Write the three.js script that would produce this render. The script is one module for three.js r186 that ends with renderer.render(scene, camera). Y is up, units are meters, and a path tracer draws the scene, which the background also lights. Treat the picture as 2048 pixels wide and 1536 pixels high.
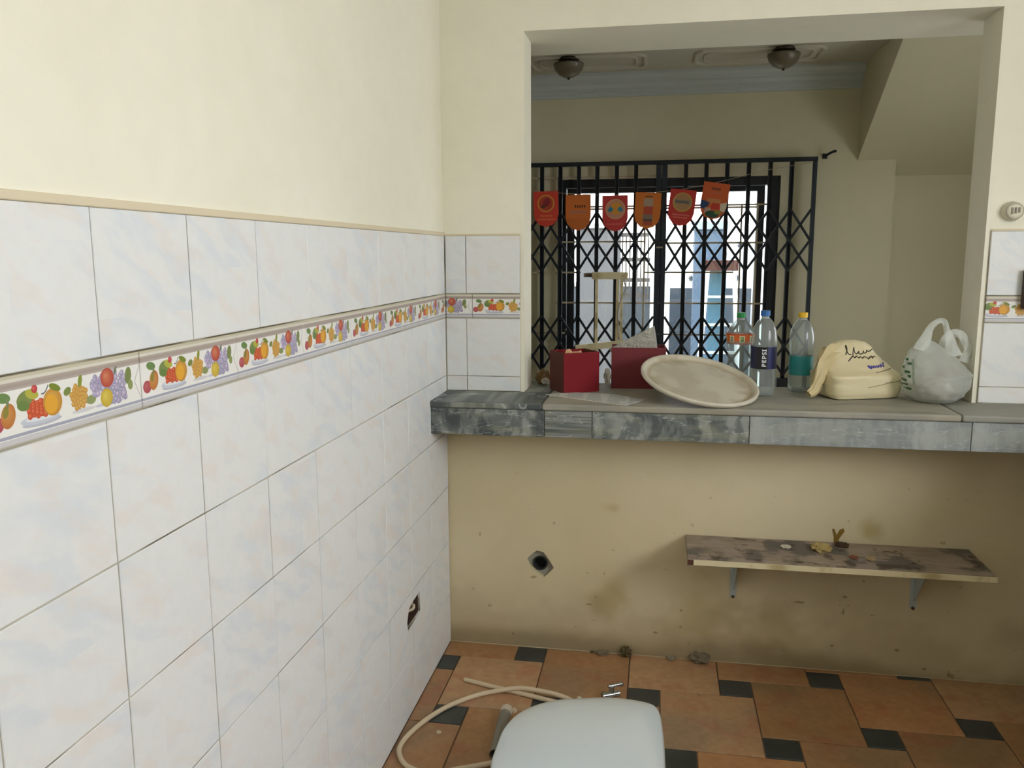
import * as THREE from 'three';
import { RoundedBoxGeometry } from 'three/addons/geometries/RoundedBoxGeometry.js';
import { mergeGeometries } from 'three/addons/utils/BufferGeometryUtils.js';
import { RectAreaLightUniformsLib } from 'three/addons/lights/RectAreaLightUniformsLib.js';

// ------------------------------------------------------------------ camera, sky, daylight, exposure
const scene = new THREE.Scene();
const camera = new THREE.PerspectiveCamera(49.95, 2048 / 1536, 0.05, 200);
camera.position.set(0.8175, 1.5765, 3.1129);
camera.rotation.set(-0.15598, 0.17512, -0.00455, 'YXZ');
const EXPOSURE = 1.0, SKY = 6;
const renderer = new THREE.WebGLRenderer({ antialias: true });
renderer.toneMapping = THREE.LinearToneMapping;
renderer.toneMappingExposure = EXPOSURE;
renderer.shadowMap.enabled = true;
RectAreaLightUniformsLib.init();
{ // bright overcast sky, computed for every direction
  const W = 64, H = 32, d = new Float32Array(W * H * 4);
  for (let r = 0; r < H; r++) for (let c = 0; c < W; c++) {
    const y = Math.max(0, Math.sin(((r + 0.5) / H - 0.5) * Math.PI)), k = 0.92 + 0.16 * y;
    d.set([k * (0.97 - 0.05 * y), k * (1 - 0.02 * y), k * (1.03 + 0.03 * y), 1], (r * W + c) * 4);
  }
  const t = new THREE.DataTexture(d, W, H, THREE.RGBAFormat, THREE.FloatType);
  t.mapping = THREE.EquirectangularReflectionMapping; t.magFilter = t.minFilter = THREE.LinearFilter; t.wrapS = THREE.RepeatWrapping; t.needsUpdate = true;
  scene.background = t; scene.backgroundIntensity = SKY;
}
// daylight through the kitchen window and the far room's side window: [width, height, x, y, z, turn, intensity]
const WINDOWS = [[1.7, 1.0, 3.03, 1.85, 2.3, Math.PI / 2, 7.7], [0.95, 1.0, 3.23, 1.5, -0.95, Math.PI / 2, 1.3]];
for (const [w, h, x, y, z, turn, power] of WINDOWS) {
  const l = new THREE.RectAreaLight(new THREE.Color(0.98, 0.99, 1.05), power, w, h);
  l.position.set(x, y, z); l.rotation.y = turn; l.name = 'window_daylight'; scene.add(l);
}

// ------------------------------------------------------------------ helpers
let seed = 7; const rnd = () => { seed = (seed + 0x6d2b79f5) | 0; let t = Math.imul(seed ^ (seed >>> 15), 1 | seed); t = (t + Math.imul(t ^ (t >>> 7), 61 | t)) ^ t; return ((t ^ (t >>> 14)) >>> 0) / 4294967296; };
const rr = (a, b) => a + (b - a) * rnd();
const clamp = (x, a = 0, b = 1) => Math.min(b, Math.max(a, x)), mix = (a, b, t) => a + (b - a) * t, sm = (a, b, x) => { const t = clamp((x - a) / (b - a)); return t * t * (3 - 2 * t); };
function hash(x, y, s) { let h = Math.imul(x, 374761393) + Math.imul(y, 668265263) + Math.imul(s, 1442695041); h = Math.imul(h ^ (h >>> 13), 1274126177); return ((h ^ (h >>> 16)) >>> 0) / 4294967296; }
function vn(x, y, s, p) { // tiling value noise of period p
  const i = Math.floor(x), j = Math.floor(y), u = x - i, v = y - j, a = u * u * (3 - 2 * u), b = v * v * (3 - 2 * v), m = (q) => ((q % p) + p) % p;
  return mix(mix(hash(m(i), m(j), s), hash(m(i + 1), m(j), s), a), mix(hash(m(i), m(j + 1), s), hash(m(i + 1), m(j + 1), s), a), b);
}
function fbm(u, v, f, s, o = 4) { let r = 0, a = 0.5, n = 0; for (let k = 0; k < o; k++) { r += a * vn(u * f, v * f, s + k, f); n += a; a *= 0.5; f *= 2; } return r / n; }
function tex(w, h, fn, srgb = true) {
  const d = new Uint8Array(w * h * 4);
  for (let j = 0; j < h; j++) for (let i = 0; i < w; i++) { const c = fn((i + 0.5) / w, (j + 0.5) / h), o = (j * w + i) * 4; d[o] = clamp(c[0], 0, 255); d[o + 1] = clamp(c[1], 0, 255); d[o + 2] = clamp(c[2], 0, 255); d[o + 3] = 255; }
  const t = new THREE.DataTexture(d, w, h); if (srgb) t.colorSpace = THREE.SRGBColorSpace;
  t.wrapS = t.wrapT = THREE.RepeatWrapping; t.magFilter = t.minFilter = THREE.LinearFilter; t.needsUpdate = true; return t;
}
const lerp3 = (a, b, t) => [mix(a[0], b[0], t), mix(a[1], b[1], t), mix(a[2], b[2], t)];
function rep(t, x, y) { t.repeat.set(x, y); return t; }
function canvasTex(w, h, draw) {
  const c = document.createElement('canvas'); c.width = w; c.height = h; draw(c.getContext('2d'), w, h);
  const t = new THREE.CanvasTexture(c); t.colorSpace = THREE.SRGBColorSpace; return t;
}
const std = (color, roughness = 0.6, o = {}) => new THREE.MeshStandardMaterial({ color, roughness, ...o });
const phys = (color, roughness = 0.4, o = {}) => new THREE.MeshPhysicalMaterial({ color, roughness, ...o });
const used = {};
function numbered(n) { const k = used[n] = (used[n] ?? -1) + 1; return k ? `${n}_${String(k).padStart(3, '0')}` : n; }
function tag(o, label, category, group, kind) { Object.assign(o.userData, { label, category }); if (group) o.userData.group = group; if (kind) o.userData.kind = kind; return o; }
function thing(name, label, category, [x, y, z] = [0, 0, 0], turn = 0, group) { const g = new THREE.Group(); g.name = numbered(name); g.position.set(x, y, z); g.rotation.y = turn; scene.add(g); return tag(g, label, category, group); }
function struct(name, label, category = 'room part') { const g = new THREE.Group(); g.name = name; scene.add(g); return tag(g, label, category, null, 'structure'); }
function add(parent, name, geo, m, label) {
  const o = new THREE.Mesh(Array.isArray(geo) ? (geo.length > 1 ? mergeGeometries(geo.map((g) => g.index ? g.toNonIndexed() : g)) : geo[0]) : geo, m);
  o.name = parent === scene ? numbered(name) : name; o.castShadow = o.receiveShadow = true; parent.add(o); if (label) o.userData.label = label; return o;
}
function uvm(g, k = 1, ox = 0, oy = 0) { // uv in metres along the dominant axis
  const q = g.index ? g.toNonIndexed() : g, p = q.attributes.position, n = q.attributes.normal, uv = new Float32Array(p.count * 2);
  for (let i = 0; i < p.count; i++) {
    const ax = Math.abs(n.getX(i)), ay = Math.abs(n.getY(i)), az = Math.abs(n.getZ(i)), X = p.getX(i), Y = p.getY(i), Z = p.getZ(i);
    const [a, b] = ax > ay && ax > az ? [Z, Y] : ay > az ? [X, Z] : [X, Y]; uv[2 * i] = a * k + ox; uv[2 * i + 1] = b * k + oy;
  }
  q.setAttribute('uv', new THREE.BufferAttribute(uv, 2)); return q;
}
const bx = (x0, x1, y0, y1, z0, z1, k = 1) => uvm(new THREE.BoxGeometry(x1 - x0, y1 - y0, z1 - z0).translate((x0 + x1) / 2, (y0 + y1) / 2, (z0 + z1) / 2), k);
const rbx = (x0, x1, y0, y1, z0, z1, r = 0.004, s = 2) => uvm(new RoundedBoxGeometry(x1 - x0, y1 - y0, z1 - z0, s, r).translate((x0 + x1) / 2, (y0 + y1) / 2, (z0 + z1) / 2));
const cyl = (r0, r1, h, x, y, z, n = 20) => new THREE.CylinderGeometry(r0, r1, h, n).translate(x, y, z);
const V = (x, y, z) => new THREE.Vector3(x, y, z);
function bar(a, b, w, d = w) { // rectangular bar from a to b
  const A = V(...a), B = V(...b), L = A.distanceTo(B), g = new THREE.BoxGeometry(w, L, d);
  g.applyQuaternion(new THREE.Quaternion().setFromUnitVectors(V(0, 1, 0), B.clone().sub(A).normalize())); return uvm(g.translate((A.x + B.x) / 2, (A.y + B.y) / 2, (A.z + B.z) / 2));
}
const tube = (pts, r, seg = 80, n = 10) => new THREE.TubeGeometry(new THREE.CatmullRomCurve3(pts.map((p) => V(...p))), seg, r, n);
const lathe = (pts, n = 40) => new THREE.LatheGeometry(pts.map(([x, y]) => new THREE.Vector2(x, y)), n);
function poly(pts, holes = []) { const s = new THREE.Shape(pts.map(([x, y]) => new THREE.Vector2(x, y))); for (const h of holes) s.holes.push(new THREE.Path(h.map(([x, y]) => new THREE.Vector2(x, y)))); return s; }
const ext = (shape, depth, o = {}) => new THREE.ExtrudeGeometry(shape, { depth, bevelEnabled: false, ...o });
// loft of superellipse rings: levels [y, a, b, cx, cz, exponent], wobble(angle, t, y) scales the radius
function loft(levels, n = 64, wobble = () => 1, close = true) {
  const pos = [], idx = [], m = levels.length;
  levels.forEach(([y, a, b, cx = 0, cz = 0, e = 2], k) => { for (let i = 0; i <= n; i++) {
    const t = (i / n) * Math.PI * 2, c = Math.cos(t), s = Math.sin(t), w = wobble(t, k / (m - 1), y), f = Math.pow(Math.pow(Math.abs(c), e) + Math.pow(Math.abs(s), e), -1 / e);
    pos.push(cx + a * c * f * w, y, cz + b * s * f * w); } });
  for (let k = 0; k < m - 1; k++) for (let i = 0; i < n; i++) { const p = k * (n + 1) + i, q = p + n + 1; idx.push(p, q, p + 1, p + 1, q, q + 1); }
  if (close) for (const [k, flip] of [[0, 0], [m - 1, 1]]) { const c = pos.length / 3, L = levels[k]; pos.push(L[3] ?? 0, L[0], L[4] ?? 0); for (let i = 0; i < n; i++) { const p = k * (n + 1) + i; flip ? idx.push(p, c, p + 1) : idx.push(p, p + 1, c); } }
  const g = new THREE.BufferGeometry(); g.setAttribute('position', new THREE.Float32BufferAttribute(pos, 3)); g.setIndex(idx); g.computeVertexNormals(); return g;
}
function planarUV(g, x0, x1, y0, y1) { const p = g.attributes.position, uv = new Float32Array(p.count * 2); for (let i = 0; i < p.count; i++) { uv[2 * i] = (p.getX(i) - x0) / (x1 - x0); uv[2 * i + 1] = (p.getY(i) - y0) / (y1 - y0); } g.setAttribute('uv', new THREE.BufferAttribute(uv, 2)); return g; }
// a tile facing +Z with its corner at the origin, bevelled edges, uv in metres from (ox, oy)
function tileGeo(w, h, d, b, ox = 0, oy = 0, unit = false) {
  const P = [[0, 0, 0], [w, 0, 0], [w, h, 0], [0, h, 0], [0, 0, d - b], [w, 0, d - b], [w, h, d - b], [0, h, d - b], [b, b, d], [w - b, b, d], [w - b, h - b, d], [b, h - b, d]], pos = [];
  const q = (a, c, e, f) => pos.push(...P[a], ...P[c], ...P[e], ...P[a], ...P[e], ...P[f]);
  for (let i = 0; i < 4; i++) { const j = (i + 1) % 4; q(i, j, j + 4, i + 4); q(i + 4, j + 4, j + 8, i + 8); } q(8, 9, 10, 11);
  const g = new THREE.BufferGeometry(); g.setAttribute('position', new THREE.Float32BufferAttribute(pos, 3)); g.computeVertexNormals();
  const uv = []; for (let i = 0; i < pos.length; i += 3) uv.push(unit ? pos[i] / w : pos[i] + ox, unit ? pos[i + 1] / h : pos[i + 1] + oy);
  g.setAttribute('uv', new THREE.Float32BufferAttribute(uv, 2)); return g;
}

// ------------------------------------------------------------------ materials
const T = {};
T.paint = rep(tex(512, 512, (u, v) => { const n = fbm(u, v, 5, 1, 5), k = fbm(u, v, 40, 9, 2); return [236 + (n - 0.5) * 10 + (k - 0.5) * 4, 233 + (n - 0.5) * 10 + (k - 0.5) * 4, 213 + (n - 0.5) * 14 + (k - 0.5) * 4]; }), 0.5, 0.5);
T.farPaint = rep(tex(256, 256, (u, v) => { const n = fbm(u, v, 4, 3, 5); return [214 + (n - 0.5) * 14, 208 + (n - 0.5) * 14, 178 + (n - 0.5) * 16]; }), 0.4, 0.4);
// the wall under the counter: 3.2 m by 0.95 m of paint with grease, damp and scuffs
T.stained = tex(1024, 512, (u, v) => {
  const x = u * 3.2, y = v * 0.95, n = fbm(u, v * 0.3, 8, 21, 5), g = fbm(u, v * 0.3, 32, 31, 3);
  let c = lerp3([224, 210, 174], [212, 198, 158], clamp((n - 0.3) * 2));
  const blot = (px, py, rx, ry, s) => sm(1, 0.1, Math.hypot((x - px) / rx, (y - py) / ry) + (g - 0.5) * 1.1) * s;
  c = lerp3(c, [166, 146, 86], clamp(blot(0.66, 0.24, 0.1, 0.12, 0.35) + blot(1.0, 0.2, 0.22, 0.2, 0.32) + blot(0.66, 0.6, 0.05, 0.03, 0.35) + blot(1.62, 0.56, 0.07, 0.07, 0.5) + blot(1.3, 0.12, 0.3, 0.15, 0.25)));
  c = lerp3(c, [128, 110, 78], clamp(sm(0.09, 0, y + (n - 0.5) * 0.16) * 0.4 + sm(0.3, 0.02, y + (g - 0.5) * 0.3) * 0.22));
  const sp = fbm(u, v * 0.3, 96, 55, 2); c = lerp3(c, [112, 92, 60], sm(0.87, 0.95, sp) * 0.55 * sm(0.95, 0.15, y));
  return c;
});
T.tile = rep(tex(1024, 1024, (u, v) => {
  const p = u * 2 - v, q = v * 2 + u, w = (fbm(u, v, 8, 5, 3) - 0.5) * 0.12, d = fbm(p * 0.5 + w, q * 1.5 + w, 8, 11, 4), e = fbm(p * 0.5 - w, q * 1.5 + w + 0.37, 8, 17, 4), s = fbm(u, v, 64, 8, 2);
  let c = [229, 231, 229]; c = lerp3(c, [214, 222, 228], sm(0.48, 0.75, d) * 0.6); c = lerp3(c, [230, 221, 212], sm(0.5, 0.75, e) * 0.5); const k = (s - 0.5) * 4; return [c[0] + k, c[1] + k, c[2] + k];
}), 1, 1);
T.grout = rep(tex(256, 256, (u, v) => { const n = fbm(u, v, 6, 41, 4); return lerp3([186, 180, 160], [98, 90, 72], sm(0.42, 0.72, n)); }), 0.8, 0.8);
T.terra = rep(tex(512, 512, (u, v) => { const n = fbm(u, v, 6, 61, 5), g = fbm(u, v, 48, 71, 2), d = fbm(u, v, 3, 75, 4); let c = lerp3([176, 136, 100], [194, 156, 114], n); c = lerp3(c, [160, 136, 108], sm(0.45, 0.75, d) * 0.8); c = lerp3(c, [178, 118, 90], sm(0.6, 0.8, fbm(u, v, 9, 77, 3)) * 0.5); const k = (g - 0.5) * 18; return [c[0] + k, c[1] + k, c[2] + k]; }), 1.2, 1.2);
T.slate = rep(tex(256, 256, (u, v) => { const n = fbm(u, v, 8, 81, 5); return lerp3([44, 50, 50], [70, 76, 74], n); }), 2, 2);
function marble(s, streakX, light) { // grey streaked marble, streaks running along v (or u)
  return tex(512, 256, (u, v) => {
    const a = streakX ? v : u, b = streakX ? u : v, w = (fbm(u, v, 3, s, 3) - 0.5) * 0.05, st = fbm(a + w, b * 0.07 + 0.2, 26, s + 3, 4), cl = fbm(a + w * 2, b * 0.1, 5, s + 9, 3);
    let c = lerp3([146, 150, 144], [72, 80, 80], clamp(sm(0.38, 0.66, st) * 0.6 + sm(0.42, 0.62, cl) * 0.55)); c = lerp3(c, [150, 148, 122], sm(0.5, 0.75, fbm(u, v, 4, s + 20, 3)) * 0.4);
    const ve = Math.abs(fbm(u, v, 5, s + 30, 4) - 0.5); c = lerp3(c, [196, 200, 196], sm(0.018, 0.004, ve) * 0.6); return lerp3(c, [176, 182, 178], light);
  });
}
T.marbleA = marble(101, false, 0); T.marbleB = marble(131, true, 0.05); T.marbleC = marble(163, false, 0.08); T.marbleD = marble(191, false, 0.6);
T.marbleTop = rep(tex(512, 512, (u, v) => { const st = fbm(u * 0.5 + (fbm(u, v, 4, 7) - 0.5) * 0.2, v, 12, 203, 4), n = fbm(u, v, 5, 207, 4); let c = lerp3([182, 180, 170], [158, 158, 152], sm(0.35, 0.7, st)); return lerp3(c, [172, 164, 148], sm(0.45, 0.7, n) * 0.5); }), 1, 1);
T.wood = rep(tex(512, 512, (u, v) => {
  const gr = fbm(u * 0.25, v + (fbm(u, v, 3, 5) - 0.5) * 0.04, 48, 301, 3), p = fbm(u, v * 0.5 + gr * 0.03, 9, 311, 6), q = fbm(u + gr * 0.02, v * 0.5, 12, 321, 5); let c = lerp3([180, 166, 146], [136, 120, 100], gr);
  c = lerp3(c, [92, 88, 82], sm(0.48, 0.6, p) * 0.7); c = lerp3(c, [168, 150, 138], sm(0.55, 0.64, q) * 0.7); return lerp3(c, [74, 58, 44], sm(0.6, 0.7, fbm(u, v * 0.5 + gr * 0.04, 20, 331, 4)) * 0.6);
}), 0.9, 2); T.wood.offset.set(-0.84, 0);
T.cream = rep(tex(256, 256, (u, v) => { const n = fbm(u, v, 8, 401, 4); return lerp3([224, 212, 172], [184, 168, 124], sm(0.45, 0.75, n)); }), 2, 2);
T.cement = rep(tex(256, 256, (u, v) => { const n = fbm(u, v, 10, 421, 5); return lerp3([120, 116, 104], [172, 166, 150], n); }), 3, 3);
T.crease = rep(tex(256, 256, (u, v) => { const r = Math.abs(fbm(u, v, 4, 601, 4) - 0.5) * 4, q = Math.abs(fbm(u, v, 9, 611, 3) - 0.5) * 3, k = 255 * clamp(r * 0.7 + q * 0.4); return [k, k, k]; }, false), 8, 8);
T.dish = tex(512, 512, (u, v) => { const n = fbm(u, v, 5, 441, 5), r = Math.hypot(u - 0.5, v - 0.5) * 2; let c = lerp3([208, 202, 184], [192, 184, 164], sm(0.35, 0.75, n)); c = lerp3(c, [160, 146, 118], sm(0.45, 0.7, fbm(u, v, 6, 451, 3)) * 0.55 * sm(0.55, 0.85, r) * sm(0.97, 0.9, r)); return lerp3(c, [176, 160, 130], sm(0.05, 0.02, Math.abs(r - 0.86)) * 0.5); });
T.ceil = std('#cfc9b4', 0.9);
const M = {
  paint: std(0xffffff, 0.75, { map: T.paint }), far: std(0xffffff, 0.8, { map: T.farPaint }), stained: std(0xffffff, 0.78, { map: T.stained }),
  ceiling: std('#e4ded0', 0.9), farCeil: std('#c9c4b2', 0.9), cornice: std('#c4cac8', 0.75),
  tile: phys(0xffffff, 0.42, { map: T.tile, specularIntensity: 0.6 }), grout: std(0xffffff, 0.95, { map: T.grout }),
  terra: std(0xffffff, 0.42, { map: T.terra }), slate: std(0xffffff, 0.4, { map: T.slate }), floorBed: std('#6e5c4a', 0.95),
  iron: std('#1c232a', 0.5, { metalness: 0.3 }), ironEdge: std('#232c36', 0.5, { metalness: 0.3 }), rod: std('#b5a88e', 0.55), dark: std('#14181c', 0.6),
  frame: std('#161d26', 0.45, { metalness: 0.2 }), pane: phys(0xffffff, 0.02, { transmission: 1, thickness: 0, ior: 1.5 }),
  wood: std(0xffffff, 0.8, { map: T.wood }), cream: std(0xffffff, 0.7, { map: T.cream }), cement: std(0xffffff, 0.95, { map: T.cement }),
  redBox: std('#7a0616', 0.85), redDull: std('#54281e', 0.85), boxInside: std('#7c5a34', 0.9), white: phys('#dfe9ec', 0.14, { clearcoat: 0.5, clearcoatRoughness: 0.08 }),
  cord: std('#d8c6a6', 0.5), chrome: std('#aeb6b8', 0.16, { metalness: 1 }), brass: std('#4a4030', 0.45, { metalness: 0.4 }), bowl: phys('#6d6450', 0.4, { clearcoat: 0.2 }),
  pet: phys('#dfe6e4', 0.12, { transmission: 0.8, thickness: 0, ior: 1.45 }), clear: phys('#e4e6e0', 0.25, { transmission: 0.55, thickness: 0, ior: 1.3, side: THREE.DoubleSide }),
  film: phys('#e8ece6', 0.4, { transmission: 0.45, thickness: 0, ior: 1.2, side: THREE.DoubleSide }), concrete: std('#b6b6b2', 0.9), plaster: std('#d9cfb2', 0.85),
};

// ------------------------------------------------------------------ kitchen: dimensions
const KX = 3.0, KZ = 4.6, H = 2.75, TW = 0.2506, TH = 0.225, TOP = 1.648, B1 = 1.428, B0 = 1.3338, CT = 1.05;
const XL = 0.3156, XR = 1.9189, YT = 2.3766, JT = 0.175;

// floor: two sizes of tile in a pinwheel pattern, joints recessed
{
  const g = struct('floor', 'orange brown square floor tiles with small dark inset squares between them', 'floor');
  add(g, 'bed', bx(-0.15, KX + 0.15, -0.15, -0.004, -0.1, KZ + 0.15), M.floorBed);
  const W = 0.332, Hh = 0.362, w = 0.116, h = 0.114, J = 0.0022, ox = 0.798 - w / 2, oz = 0.313 - h / 2;
  const clipTile = (x0, x1, z0, z1, name, m, k) => {
    const a = Math.max(x0, 0.004) + J, b = Math.min(x1, KX) - J, c = Math.max(z0, 0.002) + J, d = Math.min(z1, KZ) - J; if (b - a < 0.012 || d - c < 0.012) return;
    const t = add(g, name, tileGeo(b - a, d - c, 0.012, 0.0016, rr(0, 3), rr(0, 3)).rotateX(-Math.PI / 2), m[k % m.length]); t.position.set(a, -0.012 + rr(-0.0004, 0.0004), d);
  };
  const terras = [0xffffff, 0xf0e6da, 0xfff0e0, 0xe6dccd].map((c) => { const m = M.terra.clone(); m.color.set(c); return m; });
  for (let i = -14; i < 16; i++) for (let j = -10; j < 18; j++) {
    const x = ox + i * W + j * w, z = oz - i * h + j * Hh; if (x > KX + 0.5 || x < -0.6 || z > 3.4 || z < -0.6) continue;
    clipTile(x, x + w, z, z + h, 'inset_tile', [M.slate], 0); clipTile(x + w, x + w + W, z, z + Hh, 'floor_tile', terras, Math.floor(rnd() * 4));
  }
}

// printed fruit border, one tile long
T.border = canvasTex(1024, 304, (c, w, h) => {
  c.fillStyle = '#e9e8e2'; c.fillRect(0, 0, w, h);
  c.fillStyle = '#c6c0a8'; c.fillRect(0, 0, w, 14); c.fillStyle = '#d8d4c6'; c.fillRect(0, 14, w, 14);
  const gr = c.createLinearGradient(0, 28, 0, 62); gr.addColorStop(0, '#b7aca0'); gr.addColorStop(0.5, '#a69a90'); gr.addColorStop(1, '#b9aea6'); c.fillStyle = gr; c.fillRect(0, 28, w, 34);
  c.fillStyle = '#a3a6b4'; c.fillRect(0, 252, w, 14); c.fillStyle = '#c9c8c8'; c.fillRect(0, 270, w, 34); c.fillStyle = '#b9b4a6'; c.fillRect(0, 292, w, 12);
  c.strokeStyle = '#a9aaa4'; c.lineWidth = 4; c.beginPath(); c.moveTo(1018, 66); c.lineTo(970, 150); c.lineTo(1018, 246); c.stroke();
  const el = (x, y, a, b, f, r = 0) => { c.fillStyle = f; c.beginPath(); c.ellipse(x, y, a, b, r, 0, 7); c.fill(); };
  const ball = (x, y, a, b, f, hi, r = 0) => { const q = c.createRadialGradient(x - a * 0.3, y - b * 0.3, 2, x, y, Math.max(a, b)); q.addColorStop(0, hi); q.addColorStop(1, f); el(x, y, a, b, q, r); };
  el(300, 228, 120, 16, '#b9bcc4'); el(570, 226, 80, 10, '#cfd0d0'); el(760, 226, 110, 10, '#c6c6d2');
  ball(45, 196, 36, 34, '#a84a54', '#c06a6c'); ball(108, 168, 40, 54, '#b8713a', '#cf9a5c', 0.3); el(96, 150, 16, 26, '#8c8440', 0.3); el(88, 88, 40, 22, '#6d8a52', 0.2); el(110, 112, 8, 22, '#7c8a62');
  el(290, 212, 118, 22, '#c3c9d2'); el(300, 206, 100, 14, '#dcdfe2');
  for (let k = 0; k < 34; k++) { const x = 210 + ((k * 47) % 118), y = 132 + ((k * 29) % 66); ball(x, y, 15, 15, '#bc4a30', '#da7a52'); }
  el(210, 110, 52, 34, '#7d8c52', -0.3); el(250, 96, 40, 22, '#b3b04c', 0.3); el(196, 140, 36, 22, '#6c8448', 0.2); ball(268, 76, 18, 18, '#b03c40', '#d86a64');
  c.strokeStyle = '#4c4a4c'; c.lineWidth = 5; c.beginPath(); c.moveTo(306, 104); c.quadraticCurveTo(330, 112, 352, 70); c.stroke();
  ball(372, 152, 60, 62, '#c08a3c', '#dcb25c'); el(362, 160, 40, 44, '#e0a63a'); el(392, 88, 38, 16, '#7c8838', 0.4); el(470, 120, 26, 18, '#7d8a4a', -0.4);
  for (let k = 0; k < 30; k++) { const a = k * 2.4, q = Math.sqrt(k / 30) * 58; ball(545 + Math.cos(a) * q, 158 + Math.sin(a) * q, 14, 14, '#bd8c42', '#dab264'); }
  el(560, 84, 14, 30, '#8a9440', 0.3); el(628, 186, 34, 22, '#8f9a66');
  for (let k = 0; k < 170; k++) { const x = 640 + hash(k, 3, 7) * 250, y = 78 + hash(k, 5, 9) * 150; if ((x < 715 && y > 170) || (x > 820 && x < 850 && y < 96)) continue; ball(x, y, 16, 16, k % 3 ? '#8d8aa4' : '#a394b2', k % 2 ? '#c2bfd2' : '#d5cad8'); }
  ball(756, 98, 50, 48, '#b24a3c', '#d28a66'); ball(742, 196, 46, 46, '#c2a63c', '#dcc862'); el(820, 70, 8, 24, '#6f7c5c', 0.5); el(920, 110, 26, 44, '#7c8a54', 0.2); el(934, 160, 20, 26, '#8f9a60');
});
M.border = phys(0xffffff, 0.42, { map: T.border, specularIntensity: 0.6 });
const V4 = []; for (let k = 0; k < 8; k++) V4.push([rr(0, 1), rr(0, 1)]);
// tiles on a wall: origin corner, along direction; rows [y0, y1], columns [s0, s1]
function tiles(wall, face, rows, cols, skip = () => false) {
  const J = 0.0014; let n = 0;
  for (const [y0, y1] of rows) for (const [s0, s1] of cols) {
    if (s1 - s0 < 0.008 || y1 - y0 < 0.008) continue; const v = V4[n++ * 5 % 8]; if (skip(y0, s0)) continue;
    const t = add(wall, 'tile', tileGeo(s1 - s0 - 2 * J, y1 - y0 - 2 * J, 0.008, 0.0012, v[0], v[1]), M.tile); face(t, s0 + J, y0 + J, s1 - J, rr(-0.0006, 0.0003));
  }
}
const onLeft = (t, s0, y, s1, d) => { t.rotation.y = Math.PI / 2; t.position.set(d - 0.0005, y, s1); };   // faces +x; s runs along z
const onBack = (t, s0, y, s1, d) => { t.position.set(s0, y, d - 0.0005); };                                  // faces +z; s runs along x
const rowsFull = [[B1, TOP]]; for (let k = 0; k < 6; k++) rowsFull.push([Math.max(0.004, B0 - (k + 1) * TH), B0 - k * TH]);
const shiftPanel = (g, d) => g;

// left wall (x = 0), with the opening of the broken socket box
const SOCK = { z0: 0.432, z1: 0.585, y0: 0.318, y1: 0.392 };
{
  const g = struct('wall_left', 'cream painted left wall with white marbled tiles and a fruit border', 'wall');
  const s = ext(poly([[-0.2, -0.1], [KZ + 0.15, -0.1], [KZ + 0.15, H + 0.1], [-0.2, H + 0.1]], [[[SOCK.z0, SOCK.y0], [SOCK.z0, SOCK.y1], [SOCK.z1, SOCK.y1], [SOCK.z1, SOCK.y0]]]), 0.15).rotateY(-Math.PI / 2);
  add(g, 'plaster', uvm(s), M.paint);                                             // occupies x from -0.15 to 0
  add(g, 'grout', uvm(ext(poly([[0, 0], [KZ, 0], [KZ, TOP], [0, TOP]], [[[SOCK.z0, SOCK.y0], [SOCK.z0, SOCK.y1], [SOCK.z1, SOCK.y1], [SOCK.z1, SOCK.y0]]]), 0.0045).rotateY(-Math.PI / 2).translate(0.0045, 0, 0)), M.grout);
  const cols = [[0.009, 0.0188]]; for (let k = 0; k < 18; k++) cols.push([0.0188 + k * TW, Math.min(KZ, 0.0188 + (k + 1) * TW)]);
  tiles(g, onLeft, rowsFull, cols, (y, z) => Math.abs(y - 0.2088) < 0.01 && z > 0.2 && z < 0.6);
  for (const [z0, z1] of [[0.0188 + TW, 0.0188 + 2 * TW], [0.0188 + 2 * TW, 0.0188 + 3 * TW]]) { // the two tiles cut for the socket
    const y0 = B0 - 5 * TH + 0.0014, y1 = B0 - 4 * TH - 0.0014, a = z0 + 0.0014, b = z1 - 0.0014, first = z0 < 0.4;
    const out = first ? [[a, y0], [b, y0], [b, SOCK.y0 - 0.003], [SOCK.z0 - 0.004, SOCK.y0 + 0.004], [SOCK.z0 + 0.002, SOCK.y1 + 0.005], [b, SOCK.y1 + 0.002], [b, y1], [a, y1]] : [[a, y0], [b, y0], [b, y1], [a, y1], [a, SOCK.y1 + 0.002], [SOCK.z1 - 0.02, SOCK.y1 - 0.004], [SOCK.z1 + 0.003, SOCK.y0 + 0.03], [SOCK.z1 - 0.004, SOCK.y0 - 0.006], [a, SOCK.y0 - 0.003]];
    add(g, 'tile', uvm(ext(poly(out), 0.0075).rotateY(-Math.PI / 2).translate(0.0075, 0, 0)), M.tile);
  }
  for (let z = 1.006 - 4 * 0.31; z < KZ; z += 0.31) { const a = Math.max(0.009, z), b = Math.min(KZ, z + 0.31); if (b - a < 0.01) continue;
    const gg = tileGeo(b - a - 0.002, B1 - B0 - 0.0028, 0.0095, 0.0015, 0, 0, true), uv = gg.attributes.uv, full = 0.31; for (let i = 0; i < uv.count; i++) uv.setX(i, (uv.getX(i) * (b - a) + (z + 0.31 - b)) / full);
    const t = add(g, 'border_tile', gg, M.border); onLeft(t, a, B0 + 0.0014, b - 0.001, 0); }
  add(g, 'edge_bead', rbx(-0.002, 0.0085, TOP - 0.001, TOP + 0.013, 0.0, KZ, 0.003, 1), std('#d9cdb0', 0.8));
}
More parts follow.
